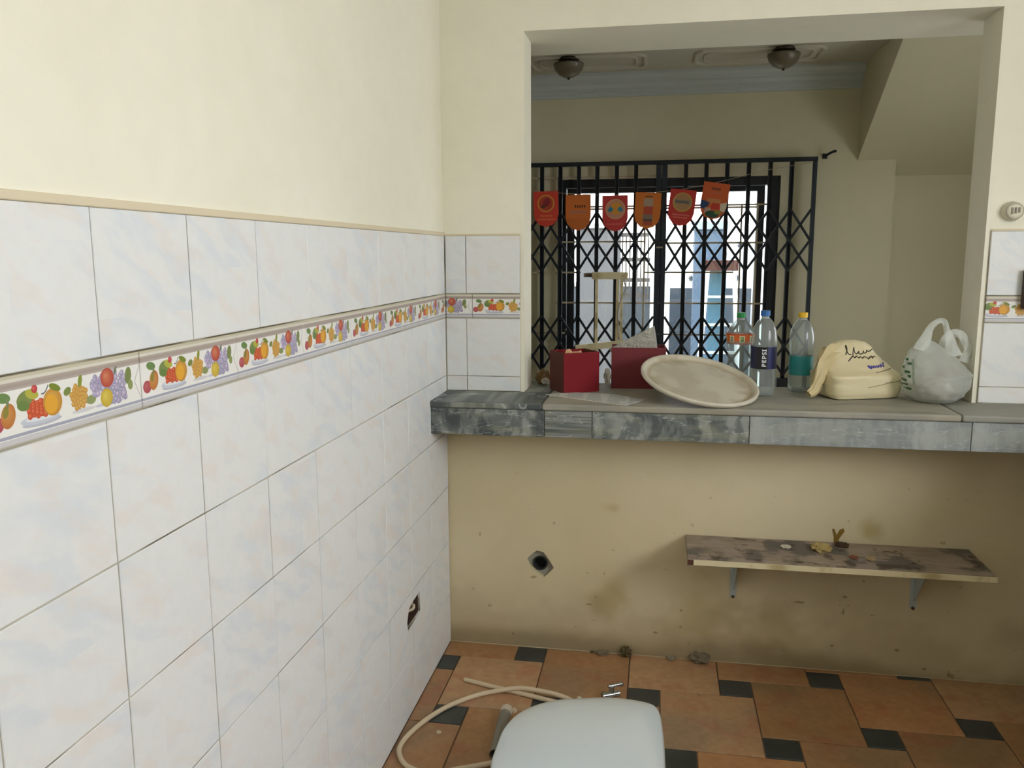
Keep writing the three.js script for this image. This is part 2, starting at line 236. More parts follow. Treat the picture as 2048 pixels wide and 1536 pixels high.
// back wall (z = 0): stained wall under the counter, tiled jambs, lintel beam
const holeC = [0.376, 0.355], HOLE = [[0.322, 0.371], [0.342, 0.392], [0.365, 0.41], [0.391, 0.404], [0.413, 0.375], [0.433, 0.341], [0.414, 0.319], [0.393, 0.299], [0.36, 0.322], [0.333, 0.345]];
{
  const g = struct('wall_back', 'cream painted back wall with pass-through opening above the marble counter', 'wall');
  const low = ext(poly([[0, -0.05], [3.2, -0.05], [3.2, 0.95], [0, 0.95]], [HOLE]), JT).translate(0, 0, -JT), q = uvm(low), uv = q.attributes.uv; for (let i = 0; i < uv.count; i++) uv.setXY(i, uv.getX(i) / 3.2, uv.getY(i) / 0.95);
  add(g, 'lower_wall', q, M.stained);
  add(g, 'jamb', bx(-0.15, XL, 0.95, YT, -JT, 0), M.paint); add(g, 'jamb', bx(XR, KX + 0.15, 0.95, YT, -JT, 0), M.paint);
  add(g, 'lintel', [bx(-0.15, KX + 0.15, YT, H + 0.1, -JT, 0), bx(-2.3, 3.3, YT, H + 0.1, -0.38, -JT)], M.paint);
  add(g, 'grout', [bx(0.004, 0.3005, CT, TOP, 0, 0.0045)], M.grout); add(g, 'grout', [bx(1.9345, KX, CT, TOP, 0, 0.0045)], M.grout);
  const rows = [[B1, TOP], [B0 - TH, B0], [CT + 0.001, B0 - TH]];
  tiles(g, onBack, rows, [[0.009, 0.0905], [0.0905, 0.301]]);
  const c2 = []; for (let x = 1.935; x < KX - 0.01; x += TW) c2.push([x, Math.min(KX, x + TW)]); tiles(g, onBack, rows, c2);
  for (const [a, b, u0, u1] of [[0.0095, 0.114, 0.66, 1], [0.114, 0.301, 0, 0.62], [1.935, 2.1, 0.17, 0.7], [2.1, 2.41, 0, 1], [2.41, 2.72, 0, 1]]) {
    const gg = tileGeo(b - a - 0.002, B1 - B0 - 0.0028, 0.0095, 0.0015, 0, 0, true), uv = gg.attributes.uv; for (let i = 0; i < uv.count; i++) uv.setX(i, mix(u0, u1, uv.getX(i)));
    onBack(add(g, 'border_tile', gg, M.border), a + 0.001, B0 + 0.0014, b, 0);
  }
  add(g, 'edge_bead', rbx(0, 0.301, TOP - 0.001, TOP + 0.006, -0.002, 0.007, 0.002, 1), std('#d9cdb0', 0.8)); add(g, 'edge_bead', rbx(1.935, KX, TOP - 0.001, TOP + 0.006, -0.002, 0.007, 0.002, 1), std('#d9cdb0', 0.8));
}
// remaining shell, each with the window that lights the kitchen
function windowWall(name, label, n, w, h, hole, place) {
  const g = struct(name, label, 'wall'), [a, b, c, d] = hole; place(add(g, 'plaster', uvm(ext(poly([[0, -0.1], [w, -0.1], [w, h], [0, h]], [[[a, c], [a, d], [b, d], [b, c]]]), 0.15)), M.paint));
  const f = struct('window_' + n, n === 1 ? 'white framed kitchen window above the side counter' : 'white framed window in the right wall of the far room', 'window'), T2 = 0.05, m = std('#e8e6de', 0.5);
  place(add(f, 'window_frame', [bx(a, a + T2, c, d, 0.05, 0.1), bx(b - T2, b, c, d, 0.05, 0.1), bx(a + T2, b - T2, c, c + T2, 0.05, 0.1), bx(a + T2, b - T2, d - T2, d, 0.05, 0.1), bx((a + b) / 2 - 0.025, (a + b) / 2 + 0.025, c + T2, d - T2, 0.05, 0.1)], m));
  for (const [p, q] of [[a + T2, (a + b) / 2 - 0.025], [(a + b) / 2 + 0.025, b - T2]]) place(add(f, 'pane', bx(p, q, c + T2, d - T2, 0.073, 0.077), M.pane));
}
windowWall('wall_right', 'cream painted right wall of the kitchen with a window', 1, KZ + 0.15, H + 0.1, [1.45, 3.15, 1.35, 2.35], (o) => { o.rotation.y = -Math.PI / 2; o.position.set(KX + 0.15, 0, 0); });
add(struct('wall_front', 'cream painted wall of the kitchen facing the counter', 'wall'), 'plaster', bx(-0.15, KX + 0.15, -0.1, H + 0.1, KZ, KZ + 0.15), M.paint);
add(struct('ceiling', 'white painted kitchen ceiling', 'ceiling'), 'slab', bx(-0.2, KX + 0.2, H, H + 0.15, -0.38, KZ + 0.2), M.ceiling);

// ------------------------------------------------------------------ counter of grey marble
{
  const g = thing('counter', 'grey streaked marble counter running across the wall below the opening', 'counter');
  const topM = [M.marbleTop = std(0xffffff, 0.6, { map: T.marbleTop }), std(0xe6e4dc, 0.6, { map: T.marbleTop }), std(0xd4d8d6, 0.6, { map: T.marbleTop })];
  const mk = (t) => std(0xffffff, 0.5, { map: t });
  add(g, 'slab', rbx(0.001, 0.4175, 1.026, CT, -0.27, 0.253, 0.008), mk(T.marbleA), 'dark grey marble slab at the tiled corner');
  add(g, 'slab', rbx(0.419, 1.806, 1.026, CT, -0.27, 0.253, 0.008), topM[1]); add(g, 'slab', rbx(1.8075, KX - 0.002, 1.026, CT, -0.27, 0.253, 0.008), topM[2]);
  const f = [[0.001, 0.426, T.marbleA], [0.428, 0.596, T.marbleB], [0.598, 1.135, T.marbleC], [1.137, 1.84, T.marbleD], [1.842, 2.118, T.marbleD]];
  for (const [a, b, t] of f) { const q = rbx(a, b, 0.928, 1.0255, 0.225, 0.246, 0.002, 1), uv = q.attributes.uv; for (let i = 0; i < uv.count; i++) uv.setXY(i, (uv.getX(i) - a) / 0.55, (uv.getY(i) - 0.928) / 0.1); add(g, 'fascia', q, mk(t)); }
  add(g, 'underside', bx(0.001, KX - 0.002, 0.965, 1.0255, -0.25, 0.2248), M.cement);
  add(g, 'slab', rbx(2.12, KX - 0.002, 1.026, CT, 0.2545, 3.9, 0.006), topM[2]); add(g, 'underside', bx(2.16, KX - 0.002, 0.965, 1.0255, 0.2548, 3.88), M.cement);
  add(g, 'base_panel', bx(2.22, KX - 0.002, 0, 0.9645, 0.006, 3.86), std('#6b5a40', 0.85));
}

// ------------------------------------------------------------------ far room
const ZF = -2.6, FC = 2.74, ZR = -2.75, XS = 2.049, XC = 2.283;
{
  add(struct('floor_far', 'plain grey floor of the far room', 'floor'), 'slab', bx(-2.3, 3.3, -0.15, 0, -2.9, -0.176), std('#9a8f7c', 0.6));
  const w = struct('wall_far', 'beige far wall around the sliding door with a recess under the stairs', 'wall');
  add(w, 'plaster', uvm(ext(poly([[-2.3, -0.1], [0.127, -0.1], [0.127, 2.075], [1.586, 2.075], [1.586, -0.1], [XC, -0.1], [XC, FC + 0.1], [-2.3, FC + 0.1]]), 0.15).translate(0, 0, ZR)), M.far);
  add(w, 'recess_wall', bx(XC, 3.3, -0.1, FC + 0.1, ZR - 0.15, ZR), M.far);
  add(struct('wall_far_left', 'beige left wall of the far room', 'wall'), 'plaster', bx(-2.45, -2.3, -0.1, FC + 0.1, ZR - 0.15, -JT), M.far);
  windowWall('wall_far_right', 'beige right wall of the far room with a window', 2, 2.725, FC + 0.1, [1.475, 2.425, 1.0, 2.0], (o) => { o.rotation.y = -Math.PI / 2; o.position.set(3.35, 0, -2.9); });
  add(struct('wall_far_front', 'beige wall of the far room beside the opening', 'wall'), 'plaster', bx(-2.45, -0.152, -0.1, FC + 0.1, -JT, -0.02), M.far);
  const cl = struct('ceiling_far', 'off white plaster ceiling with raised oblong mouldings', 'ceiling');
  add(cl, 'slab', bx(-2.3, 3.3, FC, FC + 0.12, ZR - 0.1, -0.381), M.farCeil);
  for (const [cx, hw] of [[0.36, 0.345], [1.37, 0.36], [-0.66, 0.345]]) { // raised oblong rings with notched corners
    const ring = (o, y, r) => { const a = hw - o, b = 0.17 - o, n = 0.055, z = -2.2, P = []; const pt = (x, zz) => P.push(V(cx + x, y, z + zz));
      pt(-a + n, -b); pt(0, -b); pt(a - n, -b); pt(a - n * 0.4, -b + n * 0.35); pt(a, -b + n); pt(a, 0); pt(a, b - n); pt(a - n * 0.4, b - n * 0.35); pt(a - n, b); pt(0, b); pt(-a + n, b); pt(-a + n * 0.4, b - n * 0.35); pt(-a, b - n); pt(-a, 0); pt(-a, -b + n); pt(-a + n * 0.4, -b + n * 0.35);
      return new THREE.TubeGeometry(new THREE.CatmullRomCurve3(P, true, 'catmullrom', 0.2), 120, r, 8, true); };
    add(cl, 'moulding', [ring(0, FC, 0.014), ring(0.05, FC, 0.01)], M.farCeil);
  }
  const tr = struct('trim_1', 'stepped white plaster cornice along the top of the far wall', 'cornice');
  const prof = [[0, 2.6], [0.018, 2.6], [0.018, 2.615], [0.03, 2.622], [0.03, 2.64], [0.05, 2.65], [0.062, 2.672], [0.062, 2.684], [0.085, 2.7], [0.1, 2.722], [0.1, FC], [0, FC]];
  add(tr, 'moulding', ext(poly(prof), XS + 2.3).rotateY(-Math.PI / 2).applyMatrix4(new THREE.Matrix4().makeScale(1, 1, 1)).translate(XS, 0, ZF), M.cornice); // runs along x in front of the far wall
  const st = struct('stairs', 'underside of a staircase rising from the far wall to the ceiling', 'staircase');
  const sl = (2.677 - 2.16) / (2.598 - 1.724), yAt = (z) => 2.16 + sl * (z + 2.598);
  add(st, 'flight', uvm(ext(poly([[ZR + 0.002, yAt(ZR)], [-1.617, FC - 0.002], [ZR + 0.002, FC - 0.002]]), 1.15).rotateY(-Math.PI / 2).translate(3.199, 0, 0)), M.far);
}
// sliding glass door in the far wall
{
  const d = struct('door_1', 'dark framed sliding glass door behind the security grille', 'door');
  const fr = (x0, x1, y0, y1, z0, z1) => bx(x0, x1, y0, y1, z0, z1);
  add(d, 'door_frame', [fr(0.128, 0.185, 0, 2.074, -2.74, -2.62), fr(1.53, 1.585, 0, 2.074, -2.74, -2.62), fr(0.185, 1.53, 2.02, 2.074, -2.74, -2.62), fr(0.185, 1.53, 0, 0.04, -2.74, -2.62)], M.frame);
  for (const [a, b, z] of [[0.19, 0.86, -2.66], [0.79, 1.5, -2.7]]) { const leaf = add(d, 'sash', [fr(a, a + 0.05, 0.045, 2.018, z - 0.018, z + 0.018), fr(b - 0.05, b, 0.045, 2.018, z - 0.018, z + 0.018), fr(a + 0.05, b - 0.05, 0.045, 0.12, z - 0.018, z + 0.018), fr(a + 0.05, b - 0.05, 1.985, 2.018, z - 0.018, z + 0.018)], M.frame); add(leaf, 'pane', fr(a + 0.05, b - 0.05, 0.12, 1.985, z - 0.003, z + 0.003), M.pane); }
}
// collapsible security grille
{
  const g = thing('security_grille', 'black collapsible steel grille with diamond lattice standing before the glass door', 'grille', [0, 0, 0]);
  const zG = -2.5, xs = [-0.34, -0.215, -0.09, 0.035, 0.159, 0.282, 0.404, 0.532, 0.657], xr = [0.978, 1.107, 1.238, 1.372, 1.505, 1.636];
  add(g, 'top_track', rbx(-0.5, 1.79, 2.15, 2.176, zG - 0.02, zG + 0.02, 0.003, 1), M.iron); add(g, 'bottom_track', rbx(-0.5, 1.79, 0.0, 0.02, zG - 0.02, zG + 0.02, 0.003, 1), M.iron);
  for (const x of [...xs, ...xr]) add(g, 'upright', [bx(x - 0.013, x - 0.008, 0.02, 2.15, zG - 0.012, zG + 0.012), bx(x + 0.008, x + 0.013, 0.02, 2.15, zG - 0.012, zG + 0.012), bx(x - 0.008, x + 0.008, 0.02, 2.15, zG - 0.012, zG - 0.006)], M.iron);
  add(g, 'lock_post', [rbx(0.788, 0.822, 0.02, 2.15, zG - 0.02, zG + 0.02, 0.003, 1), rbx(0.826, 0.86, 0.02, 2.15, zG - 0.02, zG + 0.02, 0.003, 1)], M.ironEdge); add(g, 'lock_plate', rbx(0.798, 0.84, 1.612, 1.622, zG + 0.0205, zG + 0.026, 0.002, 1), M.rod);
  add(g, 'lock_box', rbx(1.598, 1.676, 0.66, 0.76, zG - 0.03, zG + 0.03, 0.004, 1), M.dark);
  add(g, 'end_post', rbx(1.764, 1.788, 0.02, 2.15, zG - 0.02, zG + 0.02, 0.003, 1), M.ironEdge);
  const cells = [...xs.map((x, i) => [x, xs[i + 1] ?? 0.788]), [0.86, 0.978], ...xr.map((x, i) => [x, xr[i + 1] ?? 1.764])], hs = [[1.656, 1.852], [1.464, 1.656], [0.974, 1.162], [0.786, 0.974], [0.3, 0.49], [0.11, 0.3]];
  for (const [a, b] of cells) for (const [y0, y1] of hs) { add(g, 'lattice_bar', bar([a, y0, zG + 0.016], [b, y1, zG + 0.016], 0.016, 0.005), M.iron); add(g, 'lattice_bar', bar([a, y1, zG + 0.0225], [b, y0, zG + 0.0225], 0.016, 0.005), M.iron); }
  for (const [y, a, b] of [[2.079, -0.5, 0.863], [1.888, 0.3, 1.52], [1.872, 0.3, 1.44], [1.657, 0.12, 0.72], [1.645, 0.8, 1.52], [1.453, -0.5, 0.3], [1.453, 0.72, 1.3], [1.249, 0.12, 1.52], [1.04, -0.5, 0.2], [1.04, 0.7, 1.3]]) add(g, 'rod', bx(a, b, y - 0.0055, y + 0.0055, zG - 0.024, zG - 0.016), M.rod);
  for (const x of [1.34, 1.44, 0.72]) add(g, 'rod', bx(x - 0.0055, x + 0.0055, 1.04, 1.89, zG - 0.032, zG - 0.0245), M.rod);
}
// six shield pennants on a string before the grille
{
  const z = -2.44, st = thing('pennant_string', 'thin white string sagging across the grille above the pennants', 'string');
  add(st, 'cord', tube([[-0.5, 2.0, z], [-0.018, 1.99, z], [0.3, 1.965, z], [0.55, 1.958, z], [0.9, 1.98, z], [1.1, 2.01, z], [1.26, 2.045, z], [1.5, 2.1, z - 0.02], [1.76, 2.14, z - 0.03]], 0.0018, 60, 5), M.rod);
  const W = 0.166, HH = 0.228, shp = poly([[-W / 2, 0], [W / 2, 0], [W / 2, -HH * 0.62], [W * 0.44, -HH * 0.8], [W * 0.27, -HH * 0.94], [0, -HH], [-W * 0.27, -HH * 0.94], [-W * 0.44, -HH * 0.8], [-W / 2, -HH * 0.62]]);
  const strokes = (c, x, y, w, h, col, n = 7) => { c.fillStyle = col; for (let k = 0; k < n; k++) c.fillRect(x + (w * k) / n, y + ((k * 7) % 3) * h * 0.08, (w / n) * 0.62, h); };
  const ring = (c, x, y, r, lw, col, fill) => { c.beginPath(); c.arc(x, y, r, 0, 7); if (fill) { c.fillStyle = fill; c.fill(); } c.strokeStyle = col; c.lineWidth = lw; c.stroke(); };
  const P = [
    ['red pennant with a yellow ring around a dark red emblem', 0.069, 1.984, 0.02, (c) => { c.fillStyle = '#d4402c'; c.fillRect(0, 0, 256, 352); ring(c, 128, 116, 80, 14, '#d8963c', '#bb4028'); c.fillStyle = '#8c2428'; c.beginPath(); c.ellipse(134, 106, 36, 48, 0.5, 0, 7); c.fill(); c.fillStyle = '#6c3a22'; c.beginPath(); c.ellipse(100, 146, 26, 16, 0, 0, 7); c.fill(); strokes(c, 66, 232, 130, 14, '#e2874e', 9); strokes(c, 40, 268, 180, 14, '#e2874e', 12); }],
    ['plain orange pennant with a small dark mark and a grey line of print', 0.285, 1.958, 0.0, (c) => { c.fillStyle = '#d9722a'; c.fillRect(0, 0, 256, 352); c.fillStyle = '#c96a24'; c.fillRect(0, 230, 256, 122); strokes(c, 92, 96, 118, 24, '#4a2c1c', 5); strokes(c, 44, 154, 168, 24, '#a1786a', 9); }],
    ['red pennant with a cream circle holding two blue shapes', 0.526, 1.95, 0.01, (c) => { c.fillStyle = '#cc3a38'; c.fillRect(0, 0, 256, 352); ring(c, 132, 130, 96, 8, '#d9a878', '#cf9076'); c.fillStyle = '#dd9a38'; c.beginPath(); c.arc(140, 122, 62, 0, 7); c.fill(); c.fillStyle = '#2a86a0'; for (const [x, s] of [[78, 1], [186, -1]]) { c.beginPath(); c.moveTo(x - 26 * s, 140); c.lineTo(x + 4 * s, 100); c.lineTo(x + 36 * s, 130); c.lineTo(x + 8 * s, 162); c.fill(); } strokes(c, 50, 272, 160, 12, '#dd7a62', 11); }],
    ['orange pennant with a tall grey and red printed shape', 0.743, 1.965, -0.05, (c) => { c.fillStyle = '#db7824'; c.fillRect(0, 0, 256, 352); c.fillStyle = '#5a3018'; c.fillRect(96, 28, 72, 12); c.fillStyle = '#b69a82'; c.fillRect(84, 52, 96, 78); c.fillStyle = '#c04a30'; c.fillRect(88, 130, 92, 80); c.fillStyle = '#8d7468'; c.fillRect(84, 210, 98, 62); c.fillStyle = '#5a4440'; c.fillRect(92, 256, 84, 24); c.fillStyle = '#b8523a'; c.fillRect(88, 284, 92, 34); }],
    ['red pennant with a tan disc crossed by a grey band', 0.966, 1.98, -0.11, (c) => { c.fillStyle = '#cc3430'; c.fillRect(0, 0, 256, 352); ring(c, 130, 118, 88, 14, '#c8a050', '#b98a5c'); c.fillStyle = '#8a7f74'; c.fillRect(54, 96, 156, 38); strokes(c, 66, 104, 130, 20, '#5c504a', 6); strokes(c, 46, 236, 170, 12, '#e08a78', 12); strokes(c, 60, 262, 140, 12, '#e08a78', 10); }],
    ['orange pennant with a patchwork of blue, red and green at its tip', 1.174, 2.018, -0.15, (c) => { c.fillStyle = '#d8602e'; c.fillRect(0, 0, 256, 352); strokes(c, 86, 40, 90, 26, '#5a3420', 5); strokes(c, 60, 84, 140, 12, '#c2705a', 9); c.fillStyle = '#d38a50'; c.fillRect(60, 150, 130, 50); c.fillStyle = '#2c4a78'; c.beginPath(); c.moveTo(0, 170); c.lineTo(90, 190); c.lineTo(60, 260); c.lineTo(0, 250); c.fill(); c.fillStyle = '#d3402c'; c.fillRect(110, 190, 80, 60); c.fillStyle = '#e0cdb4'; c.beginPath(); c.moveTo(190, 190); c.lineTo(256, 170); c.lineTo(256, 270); c.lineTo(200, 260); c.fill(); c.fillStyle = '#c09a84'; c.fillRect(50, 240, 60, 60); c.fillStyle = '#2c5040'; c.beginPath(); c.ellipse(128, 300, 66, 34, 0, 0, 7); c.fill(); c.fillStyle = '#94903c'; c.fillRect(150, 258, 60, 36); }],
  ];
  for (const [label, x, y, roll, draw] of P) {
    const m = std(0xffffff, 0.55, { map: canvasTex(256, 352, draw) }), t = thing('pennant', label, 'pennant', [x, y, z + 0.006], 0, 'printed pennants on the string'); t.rotation.z = roll;
    add(t, 'card', planarUV(ext(shp, 0.0015).translate(0, 0, 0), -W / 2, W / 2, -HH, 0), m); add(t, 'fold', rbx(-W / 2, W / 2, -0.004, 0.004, -0.003, -0.0005, 0.001, 1), m);
  }
}
// ceiling lamps
for (const [x, z, label] of [[0.257, -2.06, 'brown bowl ceiling lamp nearer the tiled left jamb'], [1.497, -2.05, 'brown bowl ceiling lamp nearer the staircase']]) {
  const t = thing('ceiling_lamp', label, 'ceiling lamp', [x, FC, z], 0, 'bowl lamps on the far ceiling');
  add(t, 'ceiling_plate', lathe([[0, -0.001], [0.06, -0.001], [0.065, -0.012], [0.05, -0.026], [0, -0.03]], 32), M.brass); add(t, 'bowl', lathe([[0, -0.116], [0.03, -0.112], [0.06, -0.096], [0.082, -0.07], [0.092, -0.042], [0.09, -0.034], [0.05, -0.031], [0, -0.031]], 40), M.bowl);
  add(t, 'finial', lathe([[0, -0.128], [0.008, -0.124], [0.008, -0.1155], [0, -0.115]], 12), M.brass);
}
{ // hook beside the grille and nail above it
  const t = thing('wall_hook', 'black iron hook on the wall right of the grille', 'hook', [1.865, 2.2, ZF]);
  add(t, 'arm', tube([[-0.02, -0.015, 0.004], [-0.01, -0.008, 0.05], [0.02, 0.008, 0.07], [0.04, 0.012, 0.06]], 0.008, 24, 8), M.iron); add(t, 'wall_plate', rbx(-0.03, 0.0, -0.028, 0.004, 0.0005, 0.008, 0.002, 1), M.iron);
}
// cream wooden stand in front of the grille
{
  const t = thing('wooden_stand', 'cream painted wooden stand with crossbar top before the left door pane', 'stand', [0.5, 0, -2.2]);
  add(t, 'crossbar', rbx(-0.1, 0.125, 1.418, 1.462, -0.012, 0.03, 0.004, 1), M.cream); add(t, 'top_board', rbx(-0.155, 0.12, 1.43, 1.455, -0.2, -0.0125, 0.003, 1), M.wood);
  for (const x of [-0.07, 0.062, 0.088]) add(t, 'post', bx(x - 0.009, x + 0.009, 0, 1.4175, -0.01, 0.012), M.cream);
  add(t, 'rail', bar([-0.2, 0.975, 0.022], [0.27, 1.03, 0.022], 0.04, 0.018), M.cream); add(t, 'cable', tube([[0.1, 1.41, 0.02], [0.115, 1.36, 0.03], [0.09, 1.3, 0.03], [0.07, 1.23, 0.025], [0.075, 1.05, 0.02]], 0.004, 40, 6), M.rod);
}

// ------------------------------------------------------------------ outside
{
  add(struct('ground', 'pale concrete yard outside the sliding door', 'ground'), 'slab', bx(-14, 16, -0.25, -0.03, -22, -2.91), M.concrete);
  add(struct('ground_side', 'pale concrete outside the kitchen windows', 'ground'), 'slab', [bx(3.4, 16, -0.25, -0.03, -2.9, 16), bx(-14, 3.4, -0.25, -0.03, 4.8, 16)], M.concrete);
  const bw = thing('boundary_wall', 'pale boundary wall along the back of the yard', 'wall', [0, 0, -6.6]); add(bw, 'masonry', bx(-6, 9, -0.03, 1.2, -0.12, 0.0), std('#3f474e', 0.9)); add(bw, 'coping', rbx(-6, 9, 1.2, 1.25, -0.14, 0.02, 0.01, 1), M.concrete);
  const gt = thing('yard_gate', 'white steel yard gate with dark rosettes above a grey lower panel', 'gate', [0, 0, -6]), wh = std('#eef0ee', 0.6), gr = std('#39444e', 0.7);
  add(gt, 'upper_panel', bx(0.86, 1.84, 1.21, 1.82, -0.02, 0.0), wh); add(gt, 'lower_panel', bx(0.86, 1.84, 0.05, 1.205, -0.02, 0.0), gr); add(gt, 'gate_frame', [bx(0.82, 0.86, 0, 1.86, -0.03, 0.01), bx(1.84, 1.88, 0, 1.86, -0.03, 0.01), bx(0.86, 1.84, 1.82, 1.86, -0.03, 0.01)], wh);
  for (const [x, y] of [[1.165, 1.315], [1.645, 1.318], [1.66, 1.66], [1.5, 1.57], [1.2, 1.66], [1.34, 1.75]]) { const s = new THREE.Shape(); for (let k = 0; k < 16; k++) { const a = (k / 16) * Math.PI * 2, r = k % 2 ? 0.018 : 0.036; k ? s.lineTo(x + r * Math.cos(a), y + r * Math.sin(a)) : s.moveTo(x + r, y); } s.closePath(); add(gt, 'rosette', ext(s, 0.012).translate(0, 0, 0.0005), gr); }
  const p1 = thing('gate_pillar', 'blue grey gate pillar rising behind the stepladder', 'pillar', [1.29, 0, -5.2]); add(p1, 'shaft', rbx(-0.14, 0.14, -0.03, 1.8, -0.14, 0.14, 0.01, 1), std('#4c6076', 0.8)); add(p1, 'capital', rbx(-0.17, 0.17, 1.8, 1.88, -0.17, 0.17, 0.01, 1), std('#8c9aa6', 0.8));
  const p2 = thing('gate_pillar', 'white plastered gate pillar at the right edge of the door', 'pillar', [1.86, 0, -5.2]); add(p2, 'shaft', rbx(-0.14, 0.14, -0.03, 2.08, -0.14, 0.14, 0.01, 1), std('#e4eaee', 0.8)); add(p2, 'capital', rbx(-0.17, 0.17, 2.08, 2.15, -0.17, 0.17, 0.01, 1), std('#e4eaee', 0.8));
  const p3 = thing('gate_pillar', 'grey rendered pillar left of the picket fence', 'pillar', [0.24, 0, -5.2]); add(p3, 'shaft', rbx(-0.2, 0.2, -0.03, 1.82, -0.15, 0.15, 0.01, 1), std('#606266', 0.85)); add(p3, 'capital', rbx(-0.23, 0.23, 1.82, 1.87, -0.18, 0.18, 0.01, 1), std('#9c9c9e', 0.85));
  const p4 = thing('gate_pillar', 'white pillar behind the lock post of the grille', 'pillar', [0.83, 0, -5.2]); add(p4, 'shaft', rbx(-0.09, 0.1, -0.03, 1.7, -0.1, 0.1, 0.01, 1), std('#dfe4e4', 0.8)); add(p4, 'capital', rbx(-0.11, 0.12, 1.7, 1.76, -0.12, 0.12, 0.01, 1), std('#dfe4e4', 0.8));
  const fe = thing('picket_fence', 'grey metal picket fence between the grey and the white pillar', 'fence', [0.58, 0, -5.2]); for (let k = 0; k < 8; k++) add(fe, 'picket', bx(-0.125 + k * 0.036, -0.125 + k * 0.036 + 0.014, 0.02, 1.78, -0.008, 0.008), std('#5a5856', 0.7)); for (const y of [1.15, 1.3, 1.5, 1.74]) add(fe, 'rail', bx(-0.135, 0.155, y, y + 0.04, -0.014, -0.0085), std('#6d6c6c', 0.7)); add(fe, 'kick_panel', bx(-0.135, 0.155, 0.0, 1.1, 0.009, 0.016), std('#4a535c', 0.7));
  const ld = thing('stepladder', 'pale metal stepladder with a red brown board on top beyond the door', 'ladder', [1.3, 0, -4.2]), al = std('#dfe6ea', 0.35, { metalness: 0.4 });
  add(ld, 'top_board', rbx(-0.1, 0.18, 1.43, 1.52, -0.07, 0.07, 0.004, 1), std('#46241f', 0.8)); for (const [a, b] of [[-0.07, -0.17], [0.15, 0.24]]) for (const z of [0.05, 0.26]) add(ld, 'rail', bar([a, 1.43, z * 0.2], [b, -0.03, z], 0.03, 0.018), al);
  for (let k = 0; k < 5; k++) { const y = 0.24 + k * 0.24, q = (1.43 - y) / 1.46; add(ld, 'step', bx(mix(-0.07, -0.17, q), mix(0.15, 0.24, q), y, y + 0.02, 0.0, 0.05), al); }
  add(ld, 'back_sheet', bx(-0.06, 0.09, 0.66, 1.4295, -0.03, -0.02), std('#507a94', 0.4));
}

// ------------------------------------------------------------------ things on the counter
function openBox(name, label, pos, turn, w, d, h, front, side) {
  const t = thing(name, label, 'box', pos, turn), k = 0.004;
  add(t, 'front_panel', bx(-w / 2, w / 2, 0, h, d / 2 - k, d / 2), front); add(t, 'back_panel', bx(-w / 2, w / 2, 0, h, -d / 2, -d / 2 + k), front);
  add(t, 'side_panel', bx(-w / 2, -w / 2 + k, 0, h, -d / 2 + k, d / 2 - k), side); add(t, 'side_panel', bx(w / 2 - k, w / 2, 0, h, -d / 2 + k, d / 2 - k), side); add(t, 'bottom', bx(-w / 2 + k, w / 2 - k, 0, k, -d / 2 + k, d / 2 - k), M.boxInside); return t;
}
function crumple(r, s, sq = 0.75, n = 3) { const g = new THREE.IcosahedronGeometry(r, n), p = g.attributes.position; for (let i = 0; i < p.count; i++) { const v = V(p.getX(i), p.getY(i), p.getZ(i)), u = v.clone().divideScalar(r), f = 0.8 + 0.2 * Math.sin(u.x * 7 + s) * Math.cos(u.y * 6 - s * 2) + 0.16 * Math.sin(u.z * 11 + u.x * 5 + s * 3); v.multiplyScalar(f); p.setXYZ(i, v.x, v.y * sq, v.z); } g.computeVertexNormals(); return g; }
{
  // near corner (0.49, 0.01); right face along (+0.86,-0.5), left face along (-0.8,-0.6)
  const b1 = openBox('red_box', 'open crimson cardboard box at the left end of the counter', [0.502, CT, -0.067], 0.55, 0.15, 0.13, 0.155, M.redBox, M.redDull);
  const c1 = thing('crumpled_paper', 'pale orange crumpled paper lying inside the crimson box', 'paper', [0.5, CT + 0.108, -0.07]); add(c1, 'wad', crumple(0.055, 1.3, 1.0), std('#d8b08a', 0.9));
  const c2 = thing('tissue_wad', 'brown and white crumpled tissue at the foot of the left jamb', 'tissue', [0.362, CT + 0.03, -0.2]); add(c2, 'wad', crumple(0.034, 2.6, 1.1), std('#8d7350', 0.95)); add(c2, 'torn_edge', crumple(0.02, 4.1, 0.8).translate(0.012, -0.012, 0.026), std('#d9d5ca', 0.95));
  openBox('red_box', 'dull maroon box standing behind the big round dish', [0.745, CT, -0.203], 0.04, 0.212, 0.13, 0.162, std('#702027', 0.6), std('#7c1c26', 0.6));
  // plastic bag peaking out of the second box
  const pts = [[-0.105, 0.15], [-0.04, 0.185], [0.035, 0.225], [0.06, 0.238], [0.066, 0.2], [0.072, 0.15], [0.05, 0.09], [-0.06, 0.09]];
  const pb = thing('plastic_bag', 'clear crumpled plastic bag rising to a point from the maroon box', 'bag', [0.742, CT, -0.165]);
  const gg = new THREE.ExtrudeGeometry(poly(pts), { depth: 0.012, bevelEnabled: true, bevelSize: 0.006, bevelThickness: 0.008, bevelSegments: 3, steps: 1, curveSegments: 4 }); add(pb, 'film', gg.translate(0, 0, -0.015), phys('#cfccc0', 0.3, { transmission: 0.4, thickness: 0, ior: 1.3, bumpMap: T.crease, bumpScale: 0.008 }));
  const lo = thing('crumpled_paper', 'white crumpled paper pressed between the two red boxes', 'paper', [0.628, CT + 0.045, -0.12]); add(lo, 'wad', crumple(0.016, 5.2, 2.6), std('#c9c4bc', 0.9));
}
